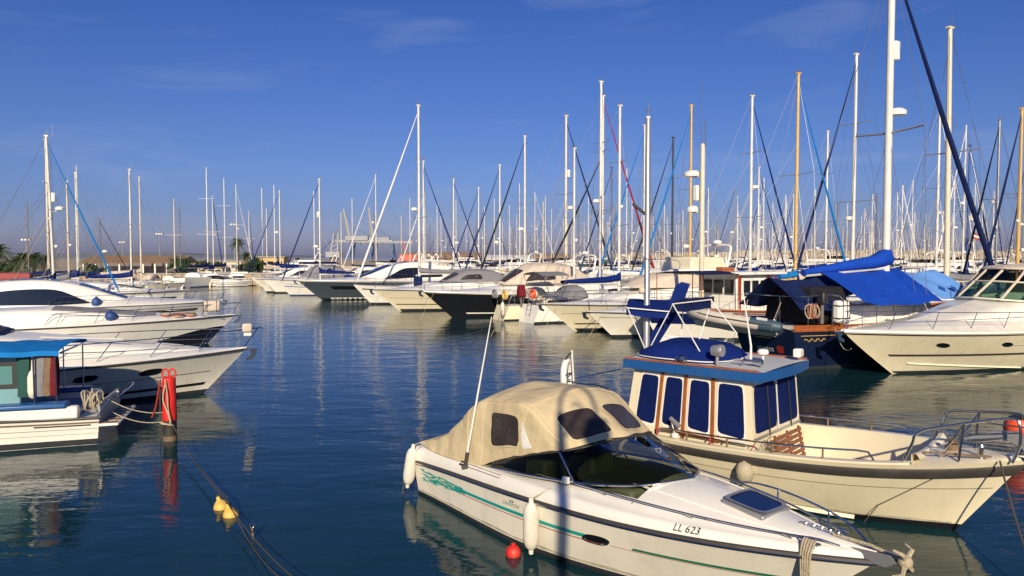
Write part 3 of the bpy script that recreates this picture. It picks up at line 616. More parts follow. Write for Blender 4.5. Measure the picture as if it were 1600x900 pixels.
# anchor, roller and windlass on the foredeck
an=MB().prism([(6.55,1.30),(7.05,1.42),(7.35,1.24),(7.42,1.30),(7.15,1.56),(6.85,1.52),(6.50,1.36)],-.03,.03,lambda x,y,z:V((x,z+.05,y))).obj('anchor','alu_grey',pb)
for s_ in(-1,1): MB().add([(7.2,.05,1.50),(6.75,.05+s_*.2,1.42),(6.45,.05,1.30),(6.5,.05,1.35)],[(0,1,2,3)]).obj('anchor_fluke','alu_grey',an)
lathe_o('windlass',[(.1,0),(.11,.06),(.06,.1),(.06,.14),(.09,.16),(.01,.18)],'wood_old',pb,(6.35,.1,1.14)); lathe_o('bow_roller',[(.05,-.05),(.08,-.05),(.05,0),(.08,.05),(.05,.05)],'plastic_white',pb,(7.36,0,1.24),12,(0,1,0)); MB().box((7.2,0,1.21),(.34,.14,.04)).obj('roller_plate','steel',pb)
tubeo('boathook',[(6.1,-.55,1.2),(6.9,-.35,1.24)],.018,'wood_old',pb); lathe_o('bollard',[(.04,0),(.035,.14),(.06,.15),(.05,.18)],'steel',pb,(6.75,-.2,1.18))
MB().box((5.55,-.85,.98),(.55,.30,.05),rz=.15).obj('well_seat','wood_grate',pb,bevel=.01)
Wp=pb.matrix_basis
# slatted grate leaning on the house
gt=thing('wooden_grate','varnished slatted wooden grate leaning against the pilothouse front','grate',Wp@V((4.15,-.75,.58)),-42)
gt.rotation_euler=(R(90-14)*0,R(-12),R(-42))
for k in range(6): MB().box((0,.52,.08+k*.085),(.022,1.04,.06)).obj('slat','wood_grate',gt,bevel=.004)
for y in(.03,.52,1.01): MB().box((-.022,y,.29),(.025,.05,.54)).obj('crosspiece','wood_grate',gt)
# electric fan cage beside it
fn=thing('round_wire_guard','round wire guard leaning against the pilothouse front','guard',Wp@V((4.02,-.80,.86)),-42); fn.rotation_euler=(0,R(-10),R(-42))
for r_ in(.26,.2,.13): tubeo('hoop',[(0,r_*math.cos(a_*pi/10),r_*math.sin(a_*pi/10)) for a_ in range(21)],.007,'wood_old',fn,5)
for a_ in range(12): tubeo('spoke',[(0,0,0),(0,.26*math.cos(a_*pi/6),.26*math.sin(a_*pi/6))],.005,'wood_old',fn,4)
lathe_o('hub',[(.05,-.03),(.06,0),(.03,.04)],'wood_old',fn,(0,0,0),10,(1,0,0))
ow=thing('gunwale_winch','small grey fishing winch on the gunwale beside the pilothouse','winch',Wp@V((2.45,-1.12,.92)),-42); ow.scale=(.75,.75,.75)
tubeo('winch_post',[(0,0,0),(-.05,0,.2),(-.12,0,.42)],.022,'alu_grey',ow); tubeo('winch_arm',[(-.12,0,.42),(.12,-.03,.26)],[.05,.06],'alu_grey',ow,8); lathe_o('winch_base',[(.08,0),(.09,.06),(.04,.1)],'plastic_white',ow)
tubeo('boarding_rail',[(2.1,-1.02,1.0),(3.25,-1.06,.98)],.022,'wood_varnish',pb)
q=Wp@H.at(.545,.60,.12); q.z=.60; fender(q,.34,.14,'fender_dirty','round dirty fender hanging from a red line on the pilothouse boat',Wp@(H.p(.545,1)+V((0,.07,.18))),ropem='rope_red')
for u in(.30,.44): 
    o=tubeo('lashing',[Wp@(H.p(u,1)+V((.02*k%3*.01,.07-.01*k,.18-.06*k))) for k in range(6)],.014,'rope_red'); tag(o,'short red lashing knotted on the pilothouse boat\'s gunwale rail','rope',group='red lashings on the gunwale rail')
o=tubeo('mooring_line',sag(Wp@V((7.0,-.35,1.2)),gp(1640,960,.0),.12)+[gp(1640,960,0)-V((0,0,.4))],.014,'rope_dark'); tag(o,'dark bow mooring line of the pilothouse boat running into the water','rope')
o=tubeo('mooring_line',[Wp@(H.p(.9,.93)+V((0,-.05,0))),Wp@(H.p(.83,.3)+V((0,-.04,0))),Wp@(H.p(.80,.0)+V((0,-.05,-.3)))],.007,'rope_dark'); tag(o,'thin dark line down the bow flank of the pilothouse boat','rope')
# ================================================================= FLOATS, PILE
q=gp(266,688); pl=thing('mooring_pile','black mooring pile with a bright red tubular top and ring handles','mooring pile',q)
lathe_o('post',[(.135,-1),(.135,.1),(.14,.46),(.13,.47)],'pile_black',pl,n=20)
sl_=lathe_o('red_sleeve',[(.142,.45),(.146,.5),(.135,1.33),(.128,1.37),(.1,1.38)],'buoy_red',pl,n=24)
for s_ in(-1,1): tubeo('ring_handle',[(s_*.075+.07*math.cos(a*pi/9),0,1.46+.10*math.sin(a*pi/9)) for a in range(19)],.018,'buoy_red',pl)
for z in(.02,-.02): lathe_o('growth_band',[(.136,.0),(.146,.04),(.14,.09)],'trunk',pl,(0,0,z))
tubeo('rope_wrap',cat([(.02,-.19,1.30),(-.05,-.19,.95),(.03,-.20,.7),(.10,-.19,.42),(-.05,-.2,.40),(-.15,-.12,.42),(.1,-.2,.38),(.16,-.12,.36)],5),.016,'rope',pl)
tubeo('rope_wrap',cat([(.0,-.18,1.36),(.05,-.2,1.05),(.06,-.2,.75),(.11,-.19,.45)],5),.014,'rope',pl)
tubeo('chain',cat([(-.16,-.06,1.33),(-.2,-.1,1.0),(-.26,-.1,.72),(-.34,-.1,.52)],5),.02,'hull_red',pl,5); tubeo('chain',[(-.17,-.06,1.2),(-.19,-.06,-.4)],.014,'rope_dark',pl)
for i,(x,y) in enumerate(((346,786),(361,798))):
    f=thing('pear_float','yellow pear-shaped float tied to the slack mooring ropes','float',gp(x,y+8),0,'pair of yellow floats on the mooring ropes'); k=.9
    lathe_o('float_body',[(.005,-.12),(.07,-.10),(.108,-.05),(.12,.01),(.108,.06),(.075,.105),(.04,.135),(.028,.16),(.03,.19),(.005,.195)],'buoy_yellow',f,axis=(-.35,.1,1)); tubeo('float_eye',[(-.06+.02*math.cos(a*pi/5),.02,.19+.03*math.sin(a*pi/5)) for a in range(11)],.006,'rope_dark',f,5)
A=q+V((.1,-.12,.42)); B=gp(350,780,.2); Cc=gp(394,832,.1)
for i,(e_,sg,lb) in enumerate(((gp(470,912,.35),.1,'upper'),(gp(455,915,.2),.2,'lower'))):
    o=tubeo('mooring_rope',sag(A+V((0,0,-.04*i)),B+V((.05*i,0,.02)),.12,8)+sag(B+V((.05*i,0,.02)),e_,sg,12)[1:]+[e_+V((2.5,-5.6,1.9))],.0075,'rope_dark'); tag(o,'dark slack mooring rope from the red pile past the yellow floats','rope',group='mooring ropes from the red pile to the quay')
f=thing('line_shackle','rusty shackle and short chain hanging from the slack mooring ropes','shackle',gp(394,835,.05)); tubeo('shackle_bow',[(.03*math.cos(a*pi/6),0,.12+.04*math.sin(a*pi/6)) for a in range(13)],.010,'steel',f); tubeo('chain',[(0,0,.1),(.01,0,0),(0,0,-.3)],.014,'wood_old',f)
f=thing('round_float','small red round float on the water beside the tan-canopy cruiser','float',gp(802,868)); lathe_o('float_body',[(a*.105,b*.105+.04) for a,b in BALL],'buoy_red',f); lathe_o('float_cap',[(.03,.13),(.03,.165),(.01,.17)],'buoy_red',f)
f=thing('mooring_buoy','orange ball buoy with a black top beside the bow of the pilothouse boat','buoy',gp(1592,709,0)); lathe_o('buoy_body',[(a*.29,b*.29+.52) for a,b in BALL[:7]],'buoy_orange',f,n=20); lathe_o('black_cap',[(a*.292,b*.292+.52) for a,b in BALL[6:]],'plastic_black',f,n=20); tubeo('buoy_stem',[(0,0,-.5),(0,0,.26)],.04,'rope_dark',f)
# ================================================================= MOTOR BOATS
def place(bow,deg,Lw): r=R(deg); return V((bow.x-Lw*math.cos(r),bow.y-Lw*math.sin(r),0))
def basehull(t,H,hm='gelcoat',boot='antifoul',dm='gelcoat_white',rub='rubber',crown=lambda u:.10,stripes=(),n=26,bootv=.10,rubr=.03,low=False):
    H.body(n).obj('hull',hm,t)
    for h in(H,H.mirror()):
        h.strip(0,1,-.3,bootv,.008,n,4 if low else 8).obj('boot_stripe',boot,t)
        if rub: tubeo('rub_rail',h.line(0,1,1,.01,n),rubr,rub,t,5 if low else 6)
        for va,vb,u0,u1,m_ in stripes: h.strip(u0,u1,va,vb,.008,n).obj('side_stripe',m_,t)
    H.deck(crown,n,8).obj('deck',dm,t)
def rail(t,H,u0,u1,h=.55,ns=6,inset=.12,m_='steel',r=.014,mid=True,tilt=.12,joined=False,fwd=0,raise_=.03):
    def q(H_,u,z): p=H_.p(u,1); return V((p.x+tilt*z*(1 if fwd==0 else fwd),p.y-H_.side*min(inset,abs(p.y)*.8)*(1-z/h*.5),p.z+z+raise_))
    for H_ in(H,H.mirror()):
        N=22; top=[q(H_,u0,0),q(H_,u0+.005,h*.7)]+[q(H_,lerp(u0+.02,u1,i/N),h) for i in range(N+1)]
        if u1>.97: e=H.p(1,1); top.append(V((e.x+tilt*h+.05,0,e.z+h)))
        mb=MB().tube(top,r,5)
        if mid: mb.tube([q(H_,lerp(u0+.02,u1,i/N),h*.5) for i in range(N+1)],r*.45,4)
        if joined:
            for k in range(ns): u=lerp(u0+.04,u1-.01,k/(ns-1)); mb.tube([q(H_,u,0),q(H_,u,h)],r*.8,4)
        o=mb.obj('guard_rail',m_,t)
        if not joined:
            for k in range(ns): u=lerp(u0+.04,u1-.01,k/(ns-1)); tubeo('stanchion',[q(H_,u,0)-V((tilt*.0,0,.03)),q(H_,u,h)],r*.85,m_,o,5)
def portholes(t,H,us,v=.66,du=.02,dv=.10,ex=2.4,m_='window_black',fr='steel'):
    for h in(H,H.mirror()):
        for u in us:
            c=[(u-du,v-dv),(u+du,v-dv),(u+du,v+dv),(u-du,v+dv)]
            f=h.patch(c,.014,ex,r0=.85,r1=1.08,rings=1,seg=20).obj('porthole_frame',fr,t); h.patch(c,.010,ex,r1=.9,rings=1,seg=20).obj('porthole',m_,f)
def coupe(t,H,x0,x1,zd,h,w,body='gelcoat_white',glass='window_black',sidewin=True):
    L=x1-x0; K=Cabin([(x0,w,zd-.05,w*.86,zd+h*.80,.05),(x0+.22*L,w*1.02,zd-.05,w*.86,zd+h*.97,.07),(x0+.42*L,w*1.02,zd-.05,w*.84,zd+h,.07),(x0+.62*L,w,zd-.05,w*.8,zd+h*.82,.08),(x0+.82*L,w*.86,zd-.05,w*.68,zd+h*.40,.10),(x1,w*.6,zd-.05,w*.45,zd+.06,.06)],.25)
    c=K.body(30).obj('superstructure',body,t)
    for k in(K,K.mirror()):
        if sidewin: k.patch([(.06,.10),(.74,.06),(.50,.385),(.16,.36)],.010,7,seg=40,rings=5).obj('side_window',glass,c)
        k.strip(.60,.93,.56,.985,.010,14,5).obj('windscreen',glass,c)
    K.strip(.22,.5,.66,.99,.010,8,3).obj('sunroof',glass,c); K.mirror().strip(.22,.5,.66,.99,.010,8,3).obj('sunroof',glass,c)
    return K
def canvas_top(t,x0,x1,z0,h,w,m_,win=None,name='cockpit_cover'):
    T=Tent([((x0,-w*.95,z0),(x0,-w*.9,z0+.05),(x0-.02,0,z0+.1)),((lerp(x0,x1,.2),-w,z0),(lerp(x0,x1,.2),-w*.85,z0+h*.7),(lerp(x0,x1,.2),0,z0+h*.85)),((lerp(x0,x1,.45),-w,z0+.02),(lerp(x0,x1,.45),-w*.85,z0+h*.92),(lerp(x0,x1,.45),0,z0+h*1.03)),
      ((lerp(x0,x1,.68),-w*.97,z0+.05),(lerp(x0,x1,.68),-w*.8,z0+h*.85),(lerp(x0,x1,.68),0,z0+h*.98)),((lerp(x0,x1,.86),-w*.8,z0+.06),(lerp(x0,x1,.86),-w*.6,z0+h*.4),(lerp(x0,x1,.88),0,z0+h*.5)),((x1-.1,-w*.5,z0+.06),(x1-.1,-w*.4,z0+.1),(x1,0,z0+.14))],wr=.02)
    c=T.body(24,12).obj(name,m_,t)
    if win:
        for k in(T,T.mirror()):
            k.patch([(.42,.12),(.72,.14),(.66,.34),(.44,.34)],.012,8).obj('clear_panel',win,c); k.strip(.70,.93,.56,.98,.012,10,3).obj('clear_panel',win,c)
    return T
def arch(t,x,z0,z1,w,m_='gelcoat_white',lean=-.5,r=.07):
    tubeo('radar_arch',cat([(x,-w,z0),(x+lean*.7,-w*.95,z0+(z1-z0)*.75),(x+lean,-w*.75,z1),(x+lean,0,z1+.04),(x+lean,w*.75,z1),(x+lean*.7,w*.95,z0+(z1-z0)*.75),(x,w,z0)],5),r,m_,t,8)
    lathe_o('radome',[(.02,0),(.25,.02),(.27,.1),(.2,.2),(.01,.23)],'plastic_white',t,(x+lean,0,z1+.12))
def anchor(t,H,m_='steel'):
    e=H.p(1,1); a=MB().box((e.x+.05,0,e.z-.02),(.5,.14,.06)).obj('bow_roller',m_,t); MB().prism([(0,0),(.18,-.02),(.1,-.26),(-.12,-.34),(-.16,-.26),(0,-.16)],-.04,.04,lambda x,y,z:V((e.x+.12+x,z,e.z-.03+y))).obj('anchor',m_,a)
# ---- big cream express cruiser on the right
b=gp(1390,584); ry=thing('motor_yacht','large cream motor yacht with green-tinted windscreen and cream hardtop','motor yacht',place(b,204,11.2),204)
H=Hull(13.4,4.1,1.35,1.55,over=2.3,sf=.92,t0=.42,pw=(1.45,2.35),kw=.64,zp=1.3,fl=.9,sx=1.1)
basehull(ry,H,'gelcoat_cream','antifoul','gelcoat',rub='gelcoat',crown=lambda u:.55*sst(1.0,.5,u)+.05,stripes=((.42,.47,.05,.95,'rubber'),(.925,.955,0,.99,'rubber'),(.66,.666,.3,.6,'rubber')),n=40,bootv=.06,rubr=.07)
for h in(H,H.mirror()): MB().grid([[h.at(u,lerp(.22,.04,i/14),.004),h.at(u,lerp(.25,.06,i/14),.045),h.at(u,lerp(.27,.075,i/14),.004)] for i,u in((i,lerp(.92,.55,i/14)) for i in range(15))]).obj('spray_rail','gelcoat_cream',ry)
portholes(ry,H,(.60,.79),.70,.017,.055,2.0)
rail(ry,H,.35,1,.62,7,.28,tilt=-.22); anchor(ry,H)
K=Cabin([(1.0,1.75,1.4,1.6,2.35,.1),(4.2,1.75,1.4,1.6,2.42,.12),(6.3,1.65,1.4,1.45,2.35,.14),(8.0,1.4,1.45,1.15,2.05,.16),(9.8,1.0,1.5,.8,1.75,.14),(11.3,.5,1.5,.35,1.58,.06)],.35); K.body(30).obj('coachroof','gelcoat',ry)
for x,wd in((9.2,.34),(7.2,.3)):
    u=(x-1)/10.3; f=K.patch([(u-.03,.72),(u+.03,.72),(u+.03,.93),(u-.03,.93)],.02,2.2).obj('deck_hatch','deck_grey',ry)
for px_,yy in((8.9,-1.05),(10.4,-.75)): lathe_o('deck_fitting',[(.12,0),(.13,.03),(.02,.05)],'steel',ry,(px_,yy,1.72))
# windscreen, posts and hardtop
WBp=[(2.6,-1.66,2.30),(4.6,-1.62,2.36),(5.9,-1.38,2.40),(6.7,-.8,2.46),(6.95,0,2.50)]; WMp=[(2.6,-1.58,2.95),(4.2,-1.55,3.0),(5.2,-1.30,3.03),(5.8,-.75,3.06),(6.0,0,3.08)]; WTp=[(2.6,-1.5,3.42),(3.9,-1.46,3.48),(4.7,-1.22,3.50),(5.15,-.7,3.52),(5.3,0,3.53)]
def full(w_): q=cat(w_,6); return q+[V((p.x,-p.y,p.z)) for p in q[::-1][1:]]
a,m_,c=full(WBp),full(WMp),full(WTp)
MB().grid([a,m_]).obj('windscreen','glass_green',ry); MB().grid([m_,c]).obj('upper_window','glass_smoke',ry)
tubeo('windscreen_rail',m_,.035,'alu_cream',ry); tubeo('windscreen_base',a,.03,'gelcoat',ry)
for i in(6,13,18,24,30,35,42):
    tubeo('windscreen_post',[a[i],m_[i],c[i]],.048,'canvas_beige',ry)
K2=Cabin([(1.5,1.58,3.42,1.5,3.52,.08),(3.0,1.6,3.45,1.5,3.58,.10),(4.4,1.42,3.48,1.3,3.62,.09),(5.1,.95,3.50,.8,3.60,.06),(5.45,.2,3.52,.15,3.56,.02)],.4); K2.body(20).obj('hardtop','canvas_beige',ry)
MB().box((3.0,0,2.0),(6.0,2.9,.3)).obj('cockpit_sole','nonskid',ry); MB().box((4.9,0,2.5),(1.6,2.5,.35),taper=(.7,.9)).obj('dashboard','gelcoat',ry,bevel=.06)
for y in(-.7,.6): MB().box((3.3,y,2.6),(.6,.8,1.0),taper=(.8,.9)).obj('helm_seat','canvas_white',ry,bevel=.08)
for y in(-.75,.1): tubeo('wiper',[(6.75,y,2.52),(6.1,y-.35,2.95)],.018,'plastic_black',ry)
ra=lathe_o('radar_pedestal',[(.16,0),(.10,.12),(.10,.16),(.30,.22),(.33,.36),(.2,.5),(.02,.52)],'plastic_white',ry,(2.7,0,3.68)); MB().box((2.7,0,4.24),(.16,2.0,.11),rz=R(60)).obj('radar_scanner','canvas_white',ra,bevel=.02)
# ---- left row: white cruiser with black lines
b=gp(318,614); L1=thing('motor_yacht','white motor yacht with thin black hull lines and oval portholes','motor yacht',place(b,24,8.9),24)
H=Hull(10.1,3.4,1.0,1.24,over=1.2,sf=.9,t0=.40,pw=(1.45,2.3),kw=.76,zp=1.2,fl=1.0)
basehull(L1,H,'gelcoat','antifoul','gelcoat_white',crown=lambda u:.40*sst(1.0,.45,u)+.06,stripes=((.22,.285,0,.97,'hull_black'),(.55,.562,0,.95,'rubber')),n=36,bootv=.10,rubr=.028)
portholes(L1,H,(.46,.62,.775),.72,.026,.075,2.6); rail(L1,H,.33,1,.58,6,.25,tilt=.75); anchor(L1,H)
K=Cabin([(.8,1.45,1.0,1.35,1.95,.08),(3.0,1.45,1.05,1.35,2.0,.1),(4.6,1.35,1.1,1.2,1.85,.12),(6.2,1.1,1.15,.9,1.62,.14),(7.8,.75,1.2,.55,1.42,.1),(8.8,.4,1.25,.3,1.32,.04)],.35); K.body(28).obj('coachroof','gelcoat_white',L1)
T=canvas_top(L1,.4,4.3,1.9,.62,1.3,'canvas_navy','vinyl_dark','windscreen_cover')
for x in(6.6,7.6): u=(x-.8)/8; K.patch([(u-.05,.76),(u+.05,.76),(u+.05,.99),(u-.05,.99)],.02,6).obj('deck_hatch','deck_grey',L1)
tubeo('boat_hook',[(5.0,-.9,1.9),(6.9,-.75,1.75)],.022,'alu_white',L1); sp=MB().box((10.1,-.45,1.9),(.28,.18,.26)).obj('bow_cushion','canvas_beige',L1,bevel=.06); MB().box((10.1,-.45,1.72),(.2,.16,.08)).obj('cushion_foot','plastic_white',sp)
q=L1.matrix_basis@(H.at(.48,.35,.22)); q.z=.55; fender(q,.75,.20,'fender_blue','fat dark blue fender on the flank of the white yacht with black lines',L1.matrix_basis@(H.p(.48,1)+V((0,.1,.3))))
# ---- L2 white cruiser with grey canvas
b=gp(324,536); L2=thing('sailing_boat','white cruiser with grey canvas windscreen cover and black bow underside','motor yacht',place(b,24,9.4),24); L2.name='cabin_cruiser'
H=Hull(10.6,3.3,1.0,1.25,over=1.2,sf=.88,t0=.40,pw=(1.4,2.2),kw=.74,zp=1.2,fl=1.0)
basehull(L2,H,'gelcoat_white','hull_black','gelcoat_white',crown=lambda u:.35*sst(1.0,.45,u)+.06,stripes=((-.02,lambda u:.62*sst(.62,.98,u),.6,1,'hull_black'),),n=30)
rail(L2,H,.3,1,.55,6,.2,tilt=.5); anchor(L2,H)
K=Cabin([(.8,1.4,.95,1.3,1.75,.08),(3.2,1.4,.95,1.3,1.78,.1),(5.0,1.3,1.0,1.15,1.62,.12),(6.8,1.0,1.05,.85,1.4,.14),(8.4,.6,1.1,.4,1.28,.06)],.35); K.body(26).obj('coachroof','gelcoat_white',L2)
for k in(K,K.mirror()): k.strip(.28,.82,.44,.985,.012,20,5).obj('windscreen_cover','canvas_grey',L2)
K.patch([(.28,.66),(.42,.66),(.42,.96),(.28,.96)],.02,6).obj('deck_hatch','canvas_grey',L2)
lr=thing('liferaft_canister','cream liferaft canister strapped on the white cruiser\'s pulpit rail','liferaft',L2.matrix_basis@V((9.6,-.35,1.72)),24)
MB().box((0,0,0),(.72,.4,.5)).obj('canister','canvas_beige',lr,bevel=.1); 
for x in(-.2,.2): MB().box((x,0,0),(.03,.43,.53)).obj('strap','rubber',lr,bevel=.02)
tubeo('cradle',[(-.36,-.2,.3),(.36,-.2,.3),(.36,-.2,-.45),(-.36,-.2,-.45),(-.36,-.2,.3)],.014,'steel',lr)
for i,(x,y) in enumerate(((8.2,-.7),(7.7,-.55),(8.7,-.45))):
    o=thing('rope_coil','brown rope coil lying on the foredeck of the white cruiser','rope',L2.matrix_basis@V((x,y,1.32)),0,'rope coils on the cruiser foredeck')
    for k in range(3): tubeo('coil_turn',[(.22*math.cos(a*pi/7),.22*math.sin(a*pi/7),.05*k) for a in range(15)],.03,('rope','wood_old','rope_red')[(i+k)%3],o,5)
q=L2.matrix_basis@V((5.6,-1.2,1.45)); lathe=thing('mooring_ball','dark blue ball fender lying on the white cruiser\'s side deck','fender',q); lathe_o('ball_body',ball(.22),'fender_blue',lathe); lathe_o('ball_eye',[(.05,.2),(.05,.28),(.01,.29)],'fender_blue',lathe)
# ---- L3 coupe
b=gp(306,505); L3=thing('motor_yacht','sleek white coupe yacht with one long arched black side window','motor yacht',place(b,24,12.2),24)
H=Hull(13.7,4.2,1.12,1.34,over=1.5,sf=.92,t0=.42,pw=(1.5,2.3),kw=.78,zp=1.2,fl=1.0)
basehull(L3,H,'gelcoat_white','hull_black','gelcoat_white',crown=lambda u:.45*sst(1.0,.5,u)+.05,stripes=((.60,.72,.35,.93,'hull_black'),(.18,.26,0,.95,'hull_black')),n=34,rub='gelcoat_white')
coupe(L3,H,1.0,9.6,1.2,1.48,1.75); rail(L3,H,.35,1,.6,6,.25,tilt=.6); anchor(L3,H)
q=L3.matrix_basis@V((7.2,-1.75,1.45)); o=thing('mooring_ball','dark blue ball fender hung at the coupe yacht\'s windscreen','fender',q); lathe_o('ball_body',ball(.24,.3),'fender_blue',o); lathe_o('ball_eye',[(.05,.26),(.05,.34),(.01,.35)],'fender_blue',o)
# ---- L4
b=gp(268,478); L4=thing('cabin_cruiser','low white cruiser with grey hull band beyond the coupe yacht','motorboat',place(b,20,8.6),20)
H=Hull(9.8,3.1,1.0,1.25,over=1.3,sf=.9,t0=.42,kw=.78,zp=1.2); basehull(L4,H,'gelcoat_white','antifoul','gelcoat_white',crown=lambda u:.3*sst(1,.5,u)+.05,stripes=((.3,.62,0,.97,'hull_grey'),),n=24)
K=Cabin([(1,1.2,1,1.1,1.9,.08),(3.5,1.2,1.05,1.1,1.9,.1),(5.5,1.0,1.1,.85,1.6,.1),(7.2,.6,1.2,.4,1.35,.05)],.35); K.body(20).obj('coachroof','gelcoat_white',L4); rail(L4,H,.3,1,.55,5,.2,tilt=.6,joined=True)
for k in(K,K.mirror()): k.strip(.55,.85,.5,.98,.012,10,3).obj('windscreen','vinyl_dark',L4)
# ---- fishing boat with bright blue awning
r=R(197); fb=thing('fishing_boat','small white boat with bright blue awning and blue cushions beside the red pile','motorboat',(0,0,0),197)
c=gp(150,696); fb.location=(c.x+1.05*math.sin(r)*-1*-1*-1,c.y+1.05*math.cos(r)*1,0)
fb.location=c+V((-math.sin(r)*-1.02,math.cos(r)*-1.02,0))
H=Hull(7.6,2.4,.60,1.05,over=.9,sf=.88,t0=.45,kw=.86,zp=1.7,rake=-.08,side=1); 
basehull(fb,H,'gelcoat_white','antifoul','gelcoat_white',rub='rubber',crown=lambda u:-.02 if u<.6 else .05,stripes=((.60,.612,0,.95,'rubber'),(.42,.428,0,.95,'rubber'),(.80,.86,0,.97,'wood_old'),(.72,.77,.02,.16,'rubber')),n=30,bootv=.22)
for s_ in(-1,1): 
    co=MB().box((2.6,s_*1.02,.74),(4.6,.22,.26)).obj('coaming','gelcoat_white',fb,bevel=.04); MB().box((1.75,s_*1.0,.90),(2.5,.34,.12)).obj('side_cushion','paint_blue',fb,bevel=.04)
MB().box((1.6,0,.66),(2.4,1.7,.1)).obj('cockpit_sole','hull_blue',fb)
hs=MB().box((2.5,0,1.28),(2.2,1.75,1.3)).obj('wheelhouse','teal_cabin',fb,bevel=.03)
for y in(.89,): 
    for x in(1.75,2.5):
        f=MB().box((x,y,1.55),(.62,.03,.55)).obj('window_frame','plastic_black',hs); MB().box((x,y+.018,1.55),(.46,.01,.40)).obj('pane','glass_clear',f); MB().box((x,y+.012,1.55),(.44,.012,.38)).obj('blind','teal_cabin',f)
for y in(-.45,.42): MB().box((1.38,y,1.5),(.03,.55,.6)).obj('cabin_window','window_black',hs)
MB().box((3.1,.9,1.0),(.5,.04,.6)).obj('door_panel','hull_blue',hs)
aw=MB(); xs=[.55,1.2,2.2,3.2,4.2,5.4]
aw.grid([[V((x,y,2.06-.02*math.sin(pi*((x-.12)*1.3))**2+z+nse((x,y,0),1.5,.025))) for y,z in((-1.15,-.10),(-1.12,0),(-.6,.05),(0,.07),(.6,.05),(1.12,0),(1.15,-.10))] for x in [lerp(.62,4.6,i/24) for i in range(25)]]).obj('awning','canvas_bright',fb)
tubeo('awning_hoop',[(.60,-1.1,2.0),(.48,-.6,2.05),(.48,.6,2.05),(.60,1.1,2.0)],.02,'steel',fb)
for x in(.7,1.1,2.6):
    for s_ in(-1,1): tubeo('awning_post',[(x,s_*1.05,.72),(x,s_*1.08,2.0)],.017,'steel',fb)
for i,(x,m2) in enumerate(((1.16,'fender_white'),(1.03,'canvas_grey'),(.91,'wood_old'),(.79,'canvas_red'),(1.30,'canvas_green'))):
    o=thing('hanging_jacket' if i else 'fender',('white fender hanging under the bright blue awning','grey jacket hanging under the bright blue awning','brown cloth hanging under the bright blue awning','dark red cloth hanging under the bright blue awning','green cloth hanging under the bright blue awning')[i],('fender','jacket','cloth','cloth','cloth')[i],fb.matrix_basis@V((x,.95,1.95)))
    if i==0: lathe_o('fender_body',[(.02,-.9),(.08,-.85),(.1,-.75),(.1,-.45),(.08,-.35),(.02,-.3),(.012,0)],m2,o)
    else: MB().grid([[V((.13*math.cos(a*pi/5)*(1+.25*math.sin(3*a+z*4)),.07*math.sin(a*pi/5),z)) for a in range(10)] for z in(0,-.12,-.4,-.7,-.85)],True,True).obj('fabric',m2,o)
pt=MB().box((-.2,0,.42),(.46,2.0,.06)).obj('swim_platform','gelcoat_white',fb,bevel=.02)
for k in range(7): MB().box((-.2,-.9+.3*k,.455),(.40,.16,.012)).obj('platform_slat','wood_old',pt)
MB().box((-.05,0,.62),(.06,1.9,.5)).obj('transom','alu_grey',fb)
tubeo('stern_rail',cat([(-.02,-1.0,.6),(-.3,-1.0,.98),(-.42,-.7,1.0),(-.42,.7,1.0),(-.3,1.0,.98),(-.02,1.0,.6)],4),.014,'steel',fb)
cl=thing('rope_coil','thick coil of pale rope over the stern rail of the blue-awning boat','rope',fb.matrix_basis@V((.1,.85,.98)))
for k in range(7): tubeo('coil_turn',[(.055*k-.15+.03*math.sin(a+k),(.10+.03*(k%3))*math.cos(a*pi/7),(.16+.05*(k%2))*math.sin(a*pi/7)-.05*(k%3)) for a in range(15)],.016,'rope',cl,6)
pf=gp(266,688); 
for i,(z0,z1,lbl) in enumerate(((.95,.62,'upper'),(.62,.42,'lower'))):
    o=tubeo('stern_line',sag(fb.matrix_basis@V((-.25,.95-.3*i,z0)),pf+V((-.13,-.05,z1)),.10),.010,'rope'); tag(o,('higher','lower')[i]+' pale stern line between the blue-awning boat and the red pile','rope')
# ---- right row, first line of boats (bow or stern to the fairway)
ROW=208
def cruiser(label,bow,L,B,zs,zb,over,hm,deg=ROW,n=26,**k):
    t=thing('motor_yacht',label,'motor yacht',place(bow,deg,L-over),deg); H=Hull(L,B,zs,zb,over=over,sf=.9,t0=.42,pw=(1.5,2.3),kw=k.pop('kw',.77),zp=1.25,fl=1.0)
    basehull(t,H,hm,k.get('boot','antifoul'),'gelcoat_white',crown=lambda u:.35*sst(1,.5,u)+.05,stripes=k.get('stripes',()),n=n,rub=k.get('rub','rubber'))
    return t,H
Ya,H=cruiser('cream cruiser with a beige cover over its windscreen behind the bimini',gp(897,517),12.5,3.9,1.25,1.48,1.9,'gelcoat_cream',stripes=((.25,.30,.1,.96,'rubber'),(.66,.672,0,.97,'rubber')))
portholes(Ya,H,(.58,.74),.70,.02,.075,2.6); rail(Ya,H,.3,1,.6,7,.22,tilt=-.1); anchor(Ya,H)
K=Cabin([(1,1.6,1.3,1.45,2.3,.1),(4,1.6,1.3,1.45,2.35,.1),(6.0,1.5,1.35,1.3,2.15,.12),(8,1.15,1.4,.9,1.8,.12),(9.8,.6,1.45,.4,1.55,.05)],.35); K.body(22).obj('coachroof','gelcoat_white',Ya)
